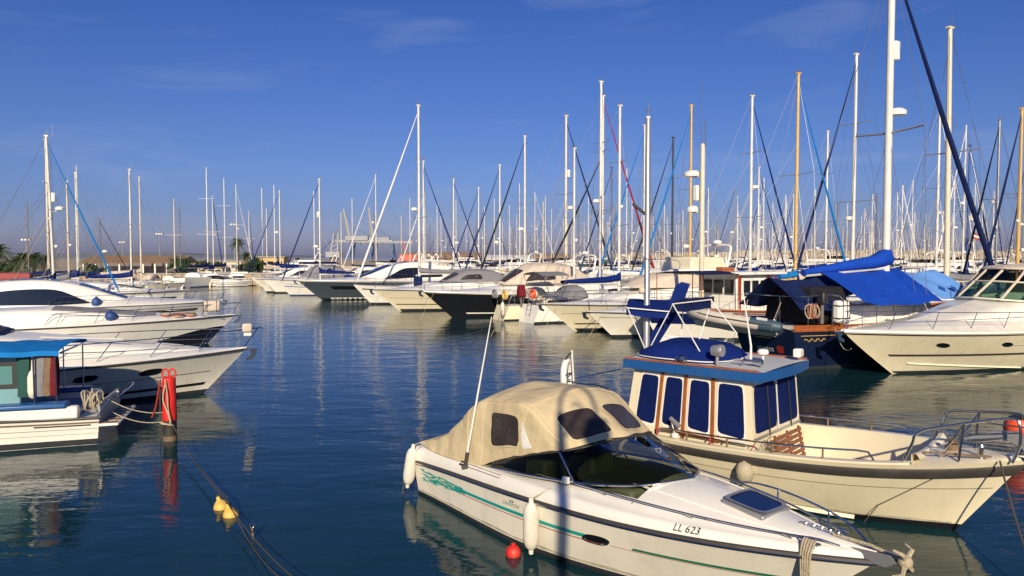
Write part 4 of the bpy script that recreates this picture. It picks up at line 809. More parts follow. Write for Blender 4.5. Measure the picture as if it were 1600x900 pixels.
canvas_top(Ya,.8,7.4,2.2,.85,1.45,'canvas_beige',None,'windscreen_cover'); MB().box((2.6,0,3.2),(4.2,2.8,.16),taper=(.94,.94)).obj('flybridge','gelcoat_white',Ya,bevel=.05); MB().box((2.3,0,3.6),(2.8,2.6,.7),taper=(.85,.9)).obj('flybridge_coaming','gelcoat_cream',Ya,bevel=.1); arch(Ya,1.0,3.3,4.6,1.3); tubeo('fly_rail',cat([(4.5,-1.3,3.3),(4.6,-1.2,3.75),(4.6,1.2,3.75),(4.5,1.3,3.3)],5),.02,'steel',Ya)
Yb,H=cruiser('lower white cruiser between the cream cruiser and the pilothouse bimini',gp(958,527),9.5,3.1,1.05,1.3,1.5,'gelcoat',stripes=((.80,.815,0,.97,'rubber'),)); rail(Yb,H,.3,1,.5,5,.2,joined=True); anchor(Yb,H)
K=Cabin([(1,1.25,1,1.1,1.75,.08),(3.5,1.25,1.05,1.1,1.75,.1),(5.5,1.0,1.15,.85,1.55,.1),(7.4,.5,1.2,.35,1.35,.05)],.35); K.body(20).obj('coachroof','gelcoat_white',Yb)
Ye,H=cruiser('black hulled yacht with white deck and beige cockpit cover',gp(706,496),13.5,4.0,1.3,1.75,2.0,'hull_black',stripes=((.14,.19,.05,.9,'gelcoat_white'),(.95,1.0,0,1,'gelcoat_white')),rub='gelcoat_white',boot='hull_black')
rail(Ye,H,.35,1,.6,6,.22); anchor(Ye,H)
K=Cabin([(1,1.6,1.4,1.45,2.2,.1),(4,1.6,1.4,1.45,2.3,.1),(6.5,1.45,1.5,1.2,2.1,.15),(9,1.0,1.6,.75,1.85,.12),(11,.4,1.65,.3,1.75,.04)],.35); K.body(22).obj('coachroof','gelcoat_white',Ye); canvas_top(Ye,1.0,8.2,2.0,1.5,1.5,'canvas_beige','vinyl_dark'); arch(Ye,1.6,2.2,4.0,1.5)
q=Ye.matrix_basis@(H.at(.60,.62,.16)); fender(q,.8,.14,'canvas_grey','pale grey fender against the black yacht hull',Ye.matrix_basis@H.p(.6,1))
Yf,H=cruiser('cream hulled cruiser with a thin black knuckle line and blue seats on deck',gp(624,486),11.5,3.7,1.35,1.6,1.9,'gelcoat_cream',stripes=((.30,.345,.1,.97,'rubber'),(.62,.63,0,.97,'rubber'))); rail(Yf,H,.3,1,.55,6,.2,joined=True); anchor(Yf,H)
K=Cabin([(1,1.4,1.3,1.3,2.1,.1),(4,1.4,1.4,1.3,2.2,.1),(6.5,1.2,1.45,1.0,1.95,.1),(9,.6,1.5,.4,1.65,.05)],.35); K.body(20).obj('coachroof','gelcoat_white',Yf); canvas_top(Yf,.8,6.4,2.0,1.0,1.3,'canvas_grey','vinyl_dark')
for i,y in enumerate((-.25,.1)):
    o=thing('fender','dark blue cylinder fender standing on the cream cruiser\'s foredeck','fender',Yf.matrix_basis@V((7.9,y*2-.5,2.05)),0,'blue fenders standing on the cream cruiser'); lathe_o('fender_body',[(.05,-.45),(.17,-.4),(.2,-.3),(.2,.3),(.17,.4),(.05,.45)],'canvas_navy',o); lathe_o('fender_eye',[(.05,.45),(.05,.55),(.01,.56)],'plastic_white',o)
Yh,H=cruiser('dark grey hulled coupe yacht with arched black windows',gp(503,469),15.5,4.4,1.6,1.85,2.2,'hull_grey',n=30,stripes=((.05,.12,0,.93,'gelcoat_white'),(.55,.72,.3,.86,'window_black'),(.94,1,0,1,'gelcoat_white')),rub='gelcoat_white',boot='hull_black')
coupe(Yh,H,1.5,10.5,1.75,1.65,1.8); rail(Yh,H,.35,1,.6,6,.25,joined=True); anchor(Yh,H); MB().box((2.2,0,3.42),(3.6,3.0,.12)).obj('hardtop','canvas_white',Yh,bevel=.05)
q=Yh.matrix_basis@(H.at(.52,.55,.2)); fender(q,.9,.15,'canvas_grey','grey fender against the dark grey coupe yacht',Yh.matrix_basis@H.p(.52,1))
Yj,H=cruiser('small white cruiser with navy bimini at the end of the berths',gp(417,457),9.5,3.1,1.2,1.5,1.2,'gelcoat_weathered'); rail(Yj,H,.3,1,.5,5,.2,joined=True)
K=Cabin([(1,1.2,1.2,1.1,1.9,.1),(4,1.2,1.2,1.1,1.9,.1),(7,.5,1.35,.4,1.55,.05)],.35); K.body(18).obj('coachroof','gelcoat_white',Yj); MB().grid([[V((x,y,3.1+.25*(1-(y/1.3)**2))) for y in(-1.3,-.8,0,.8,1.3)] for x in(.6,2,3.5,4.6)]).obj('bimini','canvas_navy',Yj)
for x in(.7,4.5):
    for y in(-1.28,1.28): tubeo('bimini_pole',[(x,y,1.3),(x,y,3.1)],.03,'steel',Yj)
Yk,H=cruiser('white cruiser with a grey pointed tent beside the navy bimini cruiser',gp(432,458),10,3.2,1.2,1.5,1.3,'gelcoat_white'); rail(Yk,H,.3,1,.5,5,.2,joined=True); canvas_top(Yk,.5,6.5,1.3,1.7,1.2,'canvas_grey')
# ---- white motor boat with blue band (behind the bimini) and trawler wheelhouse with cream mast
b=gp(1032,536); tw=thing('trawler','white and blue trawler with brown striped wheelhouse and twin radar mast','motor yacht',place(b,212,9.2),212)
H=Hull(10.5,3.4,1.25,1.75,over=1.3,sf=.85,t0=.45,pw=(1.7,2.6),kw=.8,zp=1.6); basehull(tw,H,'gelcoat_white','antifoul','nonskid',rub='wood_varnish',crown=lambda u:.05,stripes=((.55,.86,0,.99,'window_blue_cover'),(.88,.93,.0,.6,'hull_red')),n=28,rubr=.05)
rail(tw,H,.25,.95,.75,8,.12,joined=True,m_='wire')
hs=MB().box((4.0,0,2.15),(3.0,2.3,1.9),taper=(.93,.9)).obj('wheelhouse','gelcoat_white',tw,bevel=.05); MB().box((3.9,0,3.16),(3.7,2.7,.14)).obj('wheelhouse_roof','gelcoat_white',tw,bevel=.04)
for s_ in(-1,1):
    for i,x in enumerate((2.9,3.5,4.1,4.7)): MB().box((x,s_*1.11,2.45),(.42,.06,.75)).obj('window',('window_black'),hs,bevel=.02)
    for x in(2.62,3.2,5.2): MB().box((x,s_*1.125,2.2),(.11,.05,1.7)).obj('brown_stripe','hull_red',hs)
for y in(-.7,0,.7): MB().box((5.46,y,2.5),(.06,.55,.7)).obj('window','window_black',hs,bevel=.02)
MB().box((4.3,-.6,3.32),(.8,.5,.25)).obj('roof_locker','wood_varnish',tw,bevel=.03)
MB().grid([[V((x,y,3.15+.15*(1-(y/1.5)**2))) for y in(-1.5,-.8,0,.8,1.5)] for x in(5.6,6.8,8.2)]).obj('awning','canvas_navy',tw)
for x in(5.7,8.1):
    for y in(-1.45,1.45): tubeo('awning_post',[(x,y,1.4),(x,y,3.15)],.025,'wood_varnish',tw)
mx_=6.6; mo=tubeo('mast',[(mx_,0,1.4),(mx_,0,9.3)],[.13,.11],'alu_cream',tw,10)
for z,r_,y in((7.9,.42,-.55),(6.2,.3,-.5)): lathe_o('radar_dome',[(.05,-.1),(r_,-.08),(r_*1.04,.08),(r_*.6,.2),(.01,.22)],'plastic_white',mo,(mx_,y-.1,z)); tubeo('radar_bracket',[(mx_,0,z-.15),(mx_,y-.1,z-.1)],.03,'alu_white',mo)
MB().box((mx_,-.35,7.0),(.3,.3,.75)).obj('radar_reflector','plastic_white',mo,bevel=.06); tubeo('vhf_whip',[(mx_,-.1,9.2),(mx_,-.1,12.4)],.012,'wire',mo,4); tubeo('vhf_whip',[(mx_,.15,9.2),(mx_,.15,10.4)],.02,'mast_dark',mo,4)
# ---- navy ketch with blue tents, stern towards the fairway
b=gp(1205,573); kt=thing('sailing_ketch','navy hulled ketch with wooden rail under blue tarpaulin tents','sailing boat',(b.x,b.y,0),26)
H=Hull(14.5,4.0,1.45,1.95,over=2.4,sf=.72,t0=.5,pw=(1.6,2.4),kw=.85,zp=1.8,dip=.12,rake=-.45,fl=.8)
basehull(kt,H,'hull_navy','antifoul','nonskid',rub='wood_varnish',crown=lambda u:.08,stripes=((.86,.875,.02,.97,'paint_gold'),),n=30,rubr=.06)
for h in(H,H.mirror()): h.strip(0,.98,1.0,1.13,.0,30).obj('bulwark','wood_varnish',kt); tubeo('scroll_ornament',[h.at(.03+.004*i,.76+.035*math.sin(i*1.3),.012) for i in range(18)],.014,'paint_gold',kt,4)
QT=Quad(H.p(0,0),H.mirror().p(0,0),H.mirror().p(0,1),H.p(0,1),(3,0,.7))
text_on(QT,'LEMESOS',.20,.52,.42,'plastic_white',kt,flip=-1,off=.03); QT.patch([(.2,.40),(.32,.40),(.32,.58),(.2,.58)],.008,6).obj('red_crest','hull_red',kt); QT.strip(.38,.66,.74,.76,.008,2).obj('scroll_ornament','paint_gold',kt)
MB().box((5.0,0,1.85),(5.0,2.2,.7),taper=(.95,.9)).obj('coachroof','gelcoat_white',kt,bevel=.06)
mast=tubeo('mast',[(6.0,0,1.6),(6.0,0,15.6)],[.15,.13],'alu_white',kt,12)
MB().tube([(6.0,-1.5,8.9),(6.0,0,8.8),(6.0,1.5,8.9)],.045,5).obj('spreader','alu_grey',mast); lathe_o('radar_dome',[(.05,-.1),(.33,-.08),(.34,.08),(.2,.18),(.01,.2)],'plastic_white',mast,(6.35,-.1,9.6)); MB().box((6.2,-.05,12.0),(.28,.3,.75)).obj('radar_reflector','plastic_white',mast,bevel=.06)
for s_ in(-1,1):
    tubeo('shroud',[(6,s_*1.75,1.7),(6,s_*1.5,8.9),(6,0,15.4)],.010,'wire',kt,4); tubeo('lower_shroud',[(5.6,s_*1.75,1.7),(6,0,8.8)],.009,'wire',kt,4)
tubeo('furled_jib',[(13.6,0,2.2),(12.9,0,3.4),(9.5,0,9.3),(6.2,0,15.2)],[.05,.115,.10,.04],'canvas_navy',kt,8); tubeo('backstay',[(.2,0,1.7),(6,0,15.5)],.01,'wire',kt,4)
tubeo('boom',[(6,0,3.55),(1.6,0,3.3)],.09,'alu_white',kt,8); tubeo('sail_cover',[(6.15,0,4.25),(6.0,0,3.95),(5.2,0,3.75),(3.6,0,3.6),(1.5,0,3.38)],[.12,.36,.26,.2,.12],'canvas_tarp',kt,10)
def tarp(x0,x1,zr,ze,w,m_,name,nx=14):
    MB().grid([[V((x,y,lerp(zr,ze,(abs(y)/w)**1.15)-.12*math.sin(pi*(x-x0)/(x1-x0))+nse((x*1.3,y,zr),1.1,.09))) for y in [lerp(-w,w,k/16) for k in range(17)]] for x in [lerp(x0,x1,i/nx) for i in range(nx+1)]]).obj(name,m_,kt)
tarp(2.3,6.6,3.5,2.35,2.0,'canvas_tarp','tarpaulin'); tarp(6.62,8.9,3.45,2.45,1.9,'canvas_sky','tarpaulin'); tarp(-.2,2.2,3.25,2.2,1.5,'canvas_navy','tarpaulin'); MB().box((1.7,0,2.25),(1.9,2.3,1.3),taper=(.9,.9)).obj('tent_interior_shade','canvas_black',kt,bevel=.1)  # black block under the tarpaulins: its colour stands for the shade inside
for x in(7.4,8.1): 
    MB().add([V((x,-1.25,2.86)),V((x+.16,-1.4,2.76)),V((x+.0,-1.55,2.62)),V((x-.16,-1.4,2.74))],[(0,1,2,3)]).obj('tarp_patch','hull_blue',kt)
tubeo('stern_pulpit',cat([(1.8,-1.65,1.9),(1.5,-1.65,2.6),(.0,-1.35,2.6),(-.3,0,2.6),(0,1.35,2.6),(1.5,1.65,2.6)],4),.02,'steel',kt)
for x,y in((1.2,-1.6),(.2,-1.45),(-.25,-.6)): tubeo('stern_stanchion',[(x,y,1.6),(x,y,2.6)],.02,'steel',kt)
Wk=kt.matrix_basis
o=thing('liferaft_canister','white liferaft canister strapped upright on the ketch stern rail','liferaft',Wk@V((1.6,-1.62,2.05)),26); MB().box((0,0,0),(.55,.35,.8)).obj('canister','plastic_white',o,bevel=.1)
for z in(-.22,.22): MB().box((0,0,z),(.57,.37,.04)).obj('strap','rubber',o)
for x in(-.1,.1): MB().box((x,0,0),(.03,.37,.82)).obj('strap','rubber',o)
o=thing('outboard_motor','dark outboard motor clamped to the ketch stern rail','motor',Wk@V((.75,-1.55,2.35)),26); MB().box((0,0,.2),(.28,.36,.42),taper=(.8,.8)).obj('cowling','plastic_black',o,bevel=.06); tubeo('motor_leg',[(0,0,0),(0,0,-.7)],.06,'mast_dark',o,8)
o=thing('rope_bundle','tangle of brown ropes hung on the ketch stern rail','rope',Wk@V((.35,-1.5,2.3)),26)
for k in range(8): a0=rnd.uniform(0,6); tubeo('loop',[(.05*k-.2+.05*math.sin(a),.05*math.cos(a*2),-.25+(.2+.02*k)*math.sin(a*pi/6)+.0) if False else (.06*k-.2+.13*math.cos(a*pi/6+a0),.04*math.sin(a),-.2+.25*math.sin(a*pi/6+a0)) for a in range(13)],.02,('rope','wood_old','hull_red')[k%3],o,4)
def rib(name,label,loc,deg,L=3.1,W=1.5,tilt=0,m1='rib_grey',m2='rib_slate',sc_=1,txt=True):
    t=thing(name,label,'dinghy',loc,deg); t.rotation_euler.x=tilt
    r_=.22*sc_
    for s_ in(-1,1):
        pts=cat([(0,s_*W/2,0),(L*.35,s_*W/2,0),(L*.7,s_*W/2*.95,.03),(L*.9,s_*W/2*.55,.12),(L,0,.18)],5); tb=MB().tube(pts,r_,12).obj('tube',m1,t)
        MB().tube([(-.32,s_*W/2,0),(-.28,s_*W/2,0),(-.02,s_*W/2,0)],[r_*.3,r_*.75,r_*1.01],12).obj('tube_cone',m2,tb); MB().tube([(.0,s_*W/2,0),(.75,s_*W/2,0)],r_*1.012,12).obj('tube_band',m2,tb)
        tubeo('rubbing_strip',[V((p.x,p.y+s_*r_,p.z)) for p in pts[:-4]],.03,'rubber',tb,5)
        if txt: MB().box((.35,s_*(W/2+r_*.8),r_*.66),(.36,.012,.16),rot=Matrix.Rotation(s_*-.7,3,'X')).obj('maker_plate','plastic_white',tb)
    MB().grid([[V((x,y*(1 if x<L*.7 else .5),-.12-.15*(1-abs(y)/(W/2)))) for y in(-W/2,0,W/2)] for x in(0,L*.4,L*.7,L*.93)]).obj('floor','canvas_white',t); MB().box((.0,0,.05),(.06,W-.2,.42)).obj('transom','plastic_white',t); MB().box((L*.45,0,.12),(.28,W-.1,.04)).obj('thwart','wood_old',t)
    return t
q=dp(1212,515,(b.y-1.0)); rb=rib('inflatable_dinghy','grey inflatable dinghy with slate blue tube ends hung at the ketch stern',(q.x,q.y,1.45),117,3.0,1.35); rb.rotation_euler=(R(14),R(-6),R(150))
for i in(-1,1): o=tubeo('davit_line',[Wk@V((-.4,.8*i,2.4)),V((q.x,q.y,1.5))+V((-.5*i-.6,.2,0))],.012,'rope'); tag(o,'thin davit line holding the grey inflatable dinghy','rope',group='davit lines of the grey dinghy')
q=gp(1075,548); rib('inflatable_dinghy','white inflatable dinghy with dark tube ends floating beside the trawler',(q.x+1.6,q.y,.22),160,2.9,1.35,m1='canvas_white',m2='hull_grey',sc_=1.15,txt=False)
o=tubeo('bow_line',sag(Wk@V((1.0,-1.9,1.5)),gp(1330,545,1.0)+V((0,0,.0)),.3),.014,'rope'); tag(o,'pale line between the ketch and the bow of the cream motor yacht','rope')
# signal mast of the pilothouse boat
ms=pb.matrix_basis.inverted()@dp(1010,548,13.9); mt=lathe_o('signal_mast',[(.062,1.2),(.062,3.1),(.055,3.12),(.05,6.55),(.02,6.6)],'alu_grey',pb,(ms.x,ms.y,0),12)
tubeo('mast_upper',[(ms.x,ms.y,3.13),(ms.x,ms.y,6.6)],.043,'alu_white',mt,12)
for dy in(-.10,.10): lathe_o('mast_light',ball(.06,.07),'canvas_beige',mt,(ms.x-.05,ms.y+dy,3.35))
tubeo('mast_bracket',[(ms.x,ms.y,4.75),(ms.x-.2,ms.y-.2,4.98)],.028,'plastic_black',mt); tubeo('wind_vane',[(ms.x-.09,ms.y,6.72),(ms.x+.08,ms.y,6.69)],.008,'mast_dark',mt); tubeo('wind_staff',[(ms.x,ms.y,6.55),(ms.x,ms.y,6.85)],.01,'mast_dark',mt); tubeo('whip',[(ms.x+.1,ms.y,3.9),(ms.x-.3,ms.y-.35,4.2)],.008,'wire',mt)
# ================================================================= SAILING BOATS
def sailboat(label,loc,deg,Hm,L=None,mast='alu_white',furl=None,hull='gelcoat_white',cover='canvas_blue',stripe='hull_blue',nsp=1,radome=None,reflector=False,far=False,name='sailing_boat',group=None,boom=True,bimini=None,hood=None,ftop=.96,n=20,rad=None,mid=False,rake=0):
    L=L or max(8,min(15,Hm*.82)); B=L*.31; fm=.58; r=R(deg)
    t=thing(name,label,'sailing boat',(loc.x-fm*L*math.cos(r),loc.y-fm*L*math.sin(r),0),deg,group)
    zs=.085*L+.1; H=Hull(L,B,zs,zs*1.28,over=L*.11,sf=.62,t0=.48,pw=(1.6,2.2),kw=.88,zp=1.7,dip=.05,rake=.35,fl=.8)
    n_=10 if far else n
    H.body(n_,(-.3,0,.3,.65,1) if far else(-.35,0,.12,.3,.5,.7,.86,1)).obj('hull',hull,t)
    for h in(H,H.mirror()):
        h.strip(0,1,-.2,.10,.01,n_,3).obj('boot_stripe','antifoul_blue' if stripe=='hull_blue' else 'antifoul',t)
        if stripe and not far: h.strip(0.02,.97,.80,.86,.01,n_).obj('side_stripe',stripe,t)
    H.deck(lambda u:.06,n_,4).obj('deck','nonskid',t)
    zd=H.sheer(.5); K=Cabin([(L*.30,B*.27,zd-.05,B*.23,zd+.5,.06),(L*.45,B*.28,zd-.05,B*.23,zd+.48,.06),(L*.6,B*.24,zd-.02,B*.19,zd+.36,.06),(L*.74,B*.12,zd,B*.09,zd+.1,.03)],.35)
    c=K.body(6 if far else 14,(0,.4,.6,1) if far else(0,.2,.4,.5,.6,1)).obj('coachroof','gelcoat_white',t)
    if not far:
        for k in(K,K.mirror()): k.patch([(.08,.10),(.62,.10),(.60,.32),(.08,.34)],.012,8,rings=2,seg=20).obj('cabin_window','window_black',c)
    xm=fm*L; rd=rad or .0068*Hm; z0=zd+.3
    m_=tubeo('mast',[(xm,0,z0-.2),(xm-rake*.5,0,(z0+Hm)/2),(xm-rake,0,Hm)],[rd*1.05,rd,rd*.82],mast,t,6 if far else 10)
    for k in range(nsp):
        z=z0+(Hm-z0)*((k+1)/(nsp+1)+.04); w_=B*.36*(1-.22*k)
        tubeo('spreader',[(xm-.12,-w_,z+.05),(xm,0,z),(xm-.12,w_,z+.05)],rd*.32,mast if far else 'alu_grey',m_,4)
    zt=z0+(Hm-z0)*ftop; e=H.p(1,1)
    if not far:
        tubeo('masthead_vane',[(xm-.3,0,Hm+.16),(xm+.25,0,Hm+.12)],.016,'mast_dark',m_,4); tubeo('masthead_whip',[(xm+.1,0,Hm),(xm+.1,0,Hm+.85)],.010,'wire',m_,4); tubeo('masthead_vane',[(xm-.12,-.25,Hm+.06),(xm-.12,.25,Hm+.06)],.014,'mast_dark',m_,4); MB().box((xm-rake,0,Hm+.02),(rd*3.2,rd*1.5,.10)).obj('masthead',mast,m_)
    if radome: lathe_o('radome',[(.05,-.1),(.27,-.08),(.28,.06),(.2,.15),(.01,.18)],'plastic_white',m_,(xm+.42,0,z0+(Hm-z0)*radome)); tubeo('radome_bracket',[(xm,0,z0+(Hm-z0)*radome-.2),(xm+.42,0,z0+(Hm-z0)*radome-.1)],.03,mast,m_,4)
    if reflector: MB().box((xm+.1,-.22,z0+(Hm-z0)*reflector),(.24,.24,.62)).obj('radar_reflector','plastic_white',m_,bevel=.05)
    if furl: tubeo('furled_jib',[(e.x-.25,0,e.z+.25),lerp(V((e.x-.25,0,e.z+.25)),V((xm-rake,0,zt)),.06),lerp(V((e.x-.25,0,e.z+.25)),V((xm-rake,0,zt)),.55),V((xm-rake+.05,0,zt))],[.035,rd*.74+.012,rd*.58+.01,.025],furl,t,6)
    else: tubeo('forestay',[(e.x-.2,0,e.z),(xm,0,zt)],.011,'wire',t,3)
    tubeo('backstay',[(.3,0,zs),(xm-rake,0,Hm)],.010,'wire',t,3)
    if not far or mid:
        for s_ in(-1,1):
            z=z0+(Hm-z0)*(1/(nsp+1)+.04); tubeo('shroud',[(xm-.15,s_*B*.45,zd),(xm-.12,s_*B*.36,z+.05),(xm,0,Hm*.98)],.010,'wire',t,3); tubeo('lower_shroud',[(xm-.5,s_*B*.44,zd),(xm,0,z)],.009,'wire',t,3)
    if not far:
        tubeo('halyard',[(xm+.10,.05,z0+.4),(xm+.13-rake,.07,Hm*.97)],.008,'wire',t,3); tubeo('inner_stay',[(xm+L*.2,0,zd+.2),(xm,0,z0+(Hm-z0)*.7)],.009,'wire',t,3)
        for s_ in(-1,1): tubeo('running_stay',[(L*.12,s_*B*.33,zs),(xm-.05,0,z0+(Hm-z0)*.68)],.008,'wire',t,3); tubeo('lazy_jack',[(xm-L*.24,s_*.08,zd+1.3),(xm-.05,s_*.1,z0+(Hm-z0)*.5)],.007,'rope',t,3)
        if rnd.random()<.5: lathe_o('deck_light',ball(.11),'plastic_white',m_,(xm+.16,0,z0+(Hm-z0)*rnd.uniform(.3,.5)))
    if boom:
        zb=zd+1.15; b_=tubeo('boom',[(xm,0,zb),(xm-L*.36,0,zb+.05)],.075,mast if mast!='mast_black' else 'alu_grey',t,6)
        if cover: tubeo('sail_cover',[(xm+.05,0,zb+.75),(xm-.02,0,zb+.35),(xm-L*.1,0,zb+.22),(xm-L*.25,0,zb+.17),(xm-L*.37,0,zb+.13)],[.08,.24,.21,.17,.10],cover,t,6 if far else 8)
    if not far: rail(t,H,.0,1,.6,7,.06,joined=True,m_='wire',r=.013,tilt=0)
    if hood: canvas_top(t,L*.2,L*.36,zd+.3,.75,B*.3,hood,None,'sprayhood')
    if bimini:
        MB().grid([[V((x,y,zs+1.75+.22*(1-(y/(B*.36))**2))) for y in(-B*.36,-B*.2,0,B*.2,B*.36)] for x in(.4,L*.1,L*.2)]).obj('bimini',bimini,t)
        for x in(.5,L*.19):
            for s_ in(-1,1): tubeo('bimini_pole',[(L*.1,s_*B*.34,zs),(x,s_*B*.36,zs+1.75)],.02,'steel',t,4)
    return t,H
def Hm(px,py,d): return dp(px,py,d).z
# (mast base px, mast top py, distance, heading, look, label)
L_,R_=208,26
SB=[
 (84,213,50,R_,dict(furl='canvas_bright',reflector=.62,radome=.55,cover='canvas_navy',rake=.25),'white sloop with bright blue furled jib behind the coupe yacht'),
 (76,218,62,R_,dict(cover='canvas_navy',nsp=2,mast='alu_cream'),'sloop with cream mast close behind the blue-jib sloop'),
 (107,284,60,R_,dict(cover='canvas_grey',mast='alu_cream'),'small sloop with cream mast between the left-hand white masts'),
 (121,270,64,R_,dict(cover='canvas_blue'),'white sloop with plain tall mast and rolled blue sail'),
 (205,265,64,R_,dict(cover='canvas_blue',hull='gelcoat_white'),'white sloop with slim mast and blue sail cover by the tan quay wall'),
 (157,343,78,R_,dict(mast='mast_dark',furl='canvas_black',cover='canvas_navy',radome=.5),'dark-masted yawl with black furled jib'),
 (500,280,76,L_,dict(furl='canvas_blue',cover='canvas_blue',reflector=.66,radome=.35,hood='canvas_blue'),'white sloop with blue furled jib beside the dark grey coupe yacht'),
 (655,165,63,L_,dict(furl='canvas_white',cover='canvas_grey',nsp=2,L=13.5,radome=.42,hood='canvas_blue',stripe='hull_black'),'tall white sloop with white furled jib and plumb striped bow'),
 (662,252,82,R_,dict(furl='canvas_blue',nsp=2,cover='canvas_blue',mid=True),'sloop with blue furled jib right behind the tall white sloop'),
 (709,280,92,R_,dict(furl='canvas_navy',cover='canvas_white',radome=.35),'sloop with slightly raked mast and navy furled jib'),
 (748,293,98,L_,dict(furl='canvas_blue',cover='canvas_blue'),'small sloop with blue furled jib and short spreaders'),
 (781,258,80,L_,dict(furl='canvas_navy',cover='canvas_beige',radome=.33,nsp=1),'sloop with navy furled jib and low mast radome'),
 (820,213,68,L_,dict(furl='canvas_black',cover='canvas_blue',radome=.37,nsp=1),'white sloop with black furled jib and side radome'),
 (884,181,62,R_,dict(mast='alu_cream',furl='canvas_navy',cover='canvas_navy',reflector=.66,radome=.46,nsp=1,hood='canvas_navy'),'sloop with thick cream mast, reflector box and navy furled jib'),
 (938,128,58,L_,dict(furl='canvas_black',cover='canvas_white',nsp=2,ftop=.62,L=13,radome=.42),'tallest slim white mast sloop with black inner furled sail'),
 (941,150,64,R_,dict(furl='sail_red',cover=None,boom=False,nsp=2,ftop=.97,mast='alu_white'),'sloop with a long dark red furled jib'),
 (955,262,75,L_,dict(furl='canvas_blue',cover='canvas_bright',mast='mast_blue'),'blue-masted small sloop behind the red furled jib'),
 (1006,196,64,L_,dict(furl='canvas_bright',cover='canvas_white',nsp=2),'sloop with bright blue furled jib behind the signal mast'),
 (1050,215,86,L_,dict(mast='mast_black',furl='canvas_black',cover='canvas_black',nsp=2),'slim sloop with a black mast and black furled jib'),
 (1078,165,60,L_,dict(mast='mast_gold',furl='canvas_bright',cover='canvas_beige',radome=.22,nsp=1,reflector=False),'sloop with tan mast and bright blue furled jib'),
 (1172,150,55,R_,dict(furl='canvas_blue',cover='canvas_beige',radome=.53,nsp=2,L=13),'white sloop with fat cream sail cover and blue furled jib'),
 (1184,262,80,R_,dict(furl='canvas_navy',cover='canvas_blue',mid=True),'sloop with navy furled jib behind the cream sail cover'),
 (1243,115,49,R_,dict(mast='mast_gold',furl='canvas_bright',cover='canvas_bright',nsp=1,L=13.5,hull='hull_navy'),'gold-masted sloop with blue furled jib and navy hull'),
 (1332,85,52,L_,dict(furl='canvas_navy',cover='canvas_navy',nsp=2,mast='alu_white',radome=.3),'tall sloop with navy furled jib crossing the blue tents'),
 (1480,45,43,L_,dict(mast='alu_cream',cover='canvas_grey',nsp=1,rad=.15,L=14,rake=-.3),'sloop with thick weathered mast behind the blue tarpaulins'),
 (1463,168,66,R_,dict(cover='canvas_white',nsp=1,radome=.4),'slim-masted sloop behind the thick weathered mast'),
 (1511,228,62,R_,dict(mast='mast_blue',furl='canvas_navy',cover='canvas_navy',reflector=.5),'sloop with a dark blue mast above the cream hardtop'),
 (1556,188,55,L_,dict(mast='alu_grey',furl='canvas_black',cover='canvas_black',radome=.52,nsp=1),'grey-masted sloop with radome above the cream hardtop'),
 (1590,170,52,L_,dict(mast='mast_gold',furl='canvas_navy',cover='canvas_navy',nsp=1,rad=.12),'gold-masted ketch with navy furled jib beyond the hardtop'),
 (1290,205,85,R_,dict(cover='canvas_blue',nsp=2,mid=True),'twin-spreader sloop with bare forestay between the tall masts'),
 (1408,290,90,R_,dict(cover='canvas_navy',furl='canvas_white'),'sloop with white furled jib in front of the breakwater'),
]
for px,ty,d,hdg,o,lab in SB:
    b=dp(px,405,d); sailboat(lab,V((b.x,b.y,0)),hdg+rnd.uniform(-2,2),Hm(px,ty,d),**o)
# flag on the blue mast
b=dp(1518,372,61); fl=thing('courtesy_flag','small red and white flag below the spreader of the blue mast','flag',b); MB().grid([[V((x,.06*math.sin(x*9),z-.35*x)) for z in(0,.5)] for x in(0,.25,.5,.75)]).obj('flag_cloth','hull_red',fl); MB().grid([[V((x,.06*math.sin(x*9)-.02,z-.35*x)) for z in(.18,.34)] for x in(0,.25,.5,.75)]).obj('flag_band','plastic_white',fl); tubeo('halyard',[(0,0,-.6),(0,0,2.4)],.01,'wire',fl,4)
# two sterns facing the fairway
b=gp(822,504); t,H=sailboat('white sloop with a scooped stern, boarding ladder and grey bimini',V((b.x+.58*11.5*math.cos(R(26)),b.y+.58*11.5*math.sin(R(26)),0)),26,13.5,L=11.5,furl=None,cover='canvas_blue',bimini='canvas_grey',hood='canvas_grey',stripe=None,nsp=2)
for y in(-.25,.25): tubeo('ladder_rail',[(.1,y,.35),(.35,y,1.7)],.02,'steel',t)
for k in range(4): tubeo('ladder_rung',[(.15+.06*k,-.25,.5+.3*k),(.15+.06*k,.25,.5+.3*k)],.018,'steel',t)
def lifering(loc,deg,m_,lab,m2='plastic_white'):
    o=thing('lifebuoy',lab,'lifebuoy',loc,deg); tubeo('ring',[(0,.24*math.cos(a),.24*math.sin(a)) for a in [R(-60+300*k/14) for k in range(15)]],.085,m_,o,8); tubeo('grab_line',[(.07,.3*math.cos(a),.3*math.sin(a)) for a in [R(-60+300*k/14) for k in range(15)]],.012,m2,o,4)
W=t.matrix_basis; lifering(W@V((.0,-.9,1.75)),26,'buoy_orange','orange lifebuoy on the scooped-stern sloop beside its ladder'); o=thing('outboard_cover','dark red covered outboard on the scooped-stern sloop\'s rail','motor',W@V((.25,1.15,1.75)),26); MB().box((0,0,.1),(.5,.55,.75),taper=(.8,.8)).obj('motor_cover','canvas_red',o,bevel=.1); tubeo('motor_leg',[(0,0,-.3),(0,0,-.8)],.06,'mast_dark',o)
b=gp(778,500); t,H=sailboat('small white sloop with plain transom and yellow lifebuoys next to the black yacht',V((b.x+.58*9.5*math.cos(R(26)),b.y+.58*9.5*math.sin(R(26)),0)),26,11,L=9.5,cover='canvas_beige',stripe=None,hood='canvas_beige',hull='gelcoat_cream')
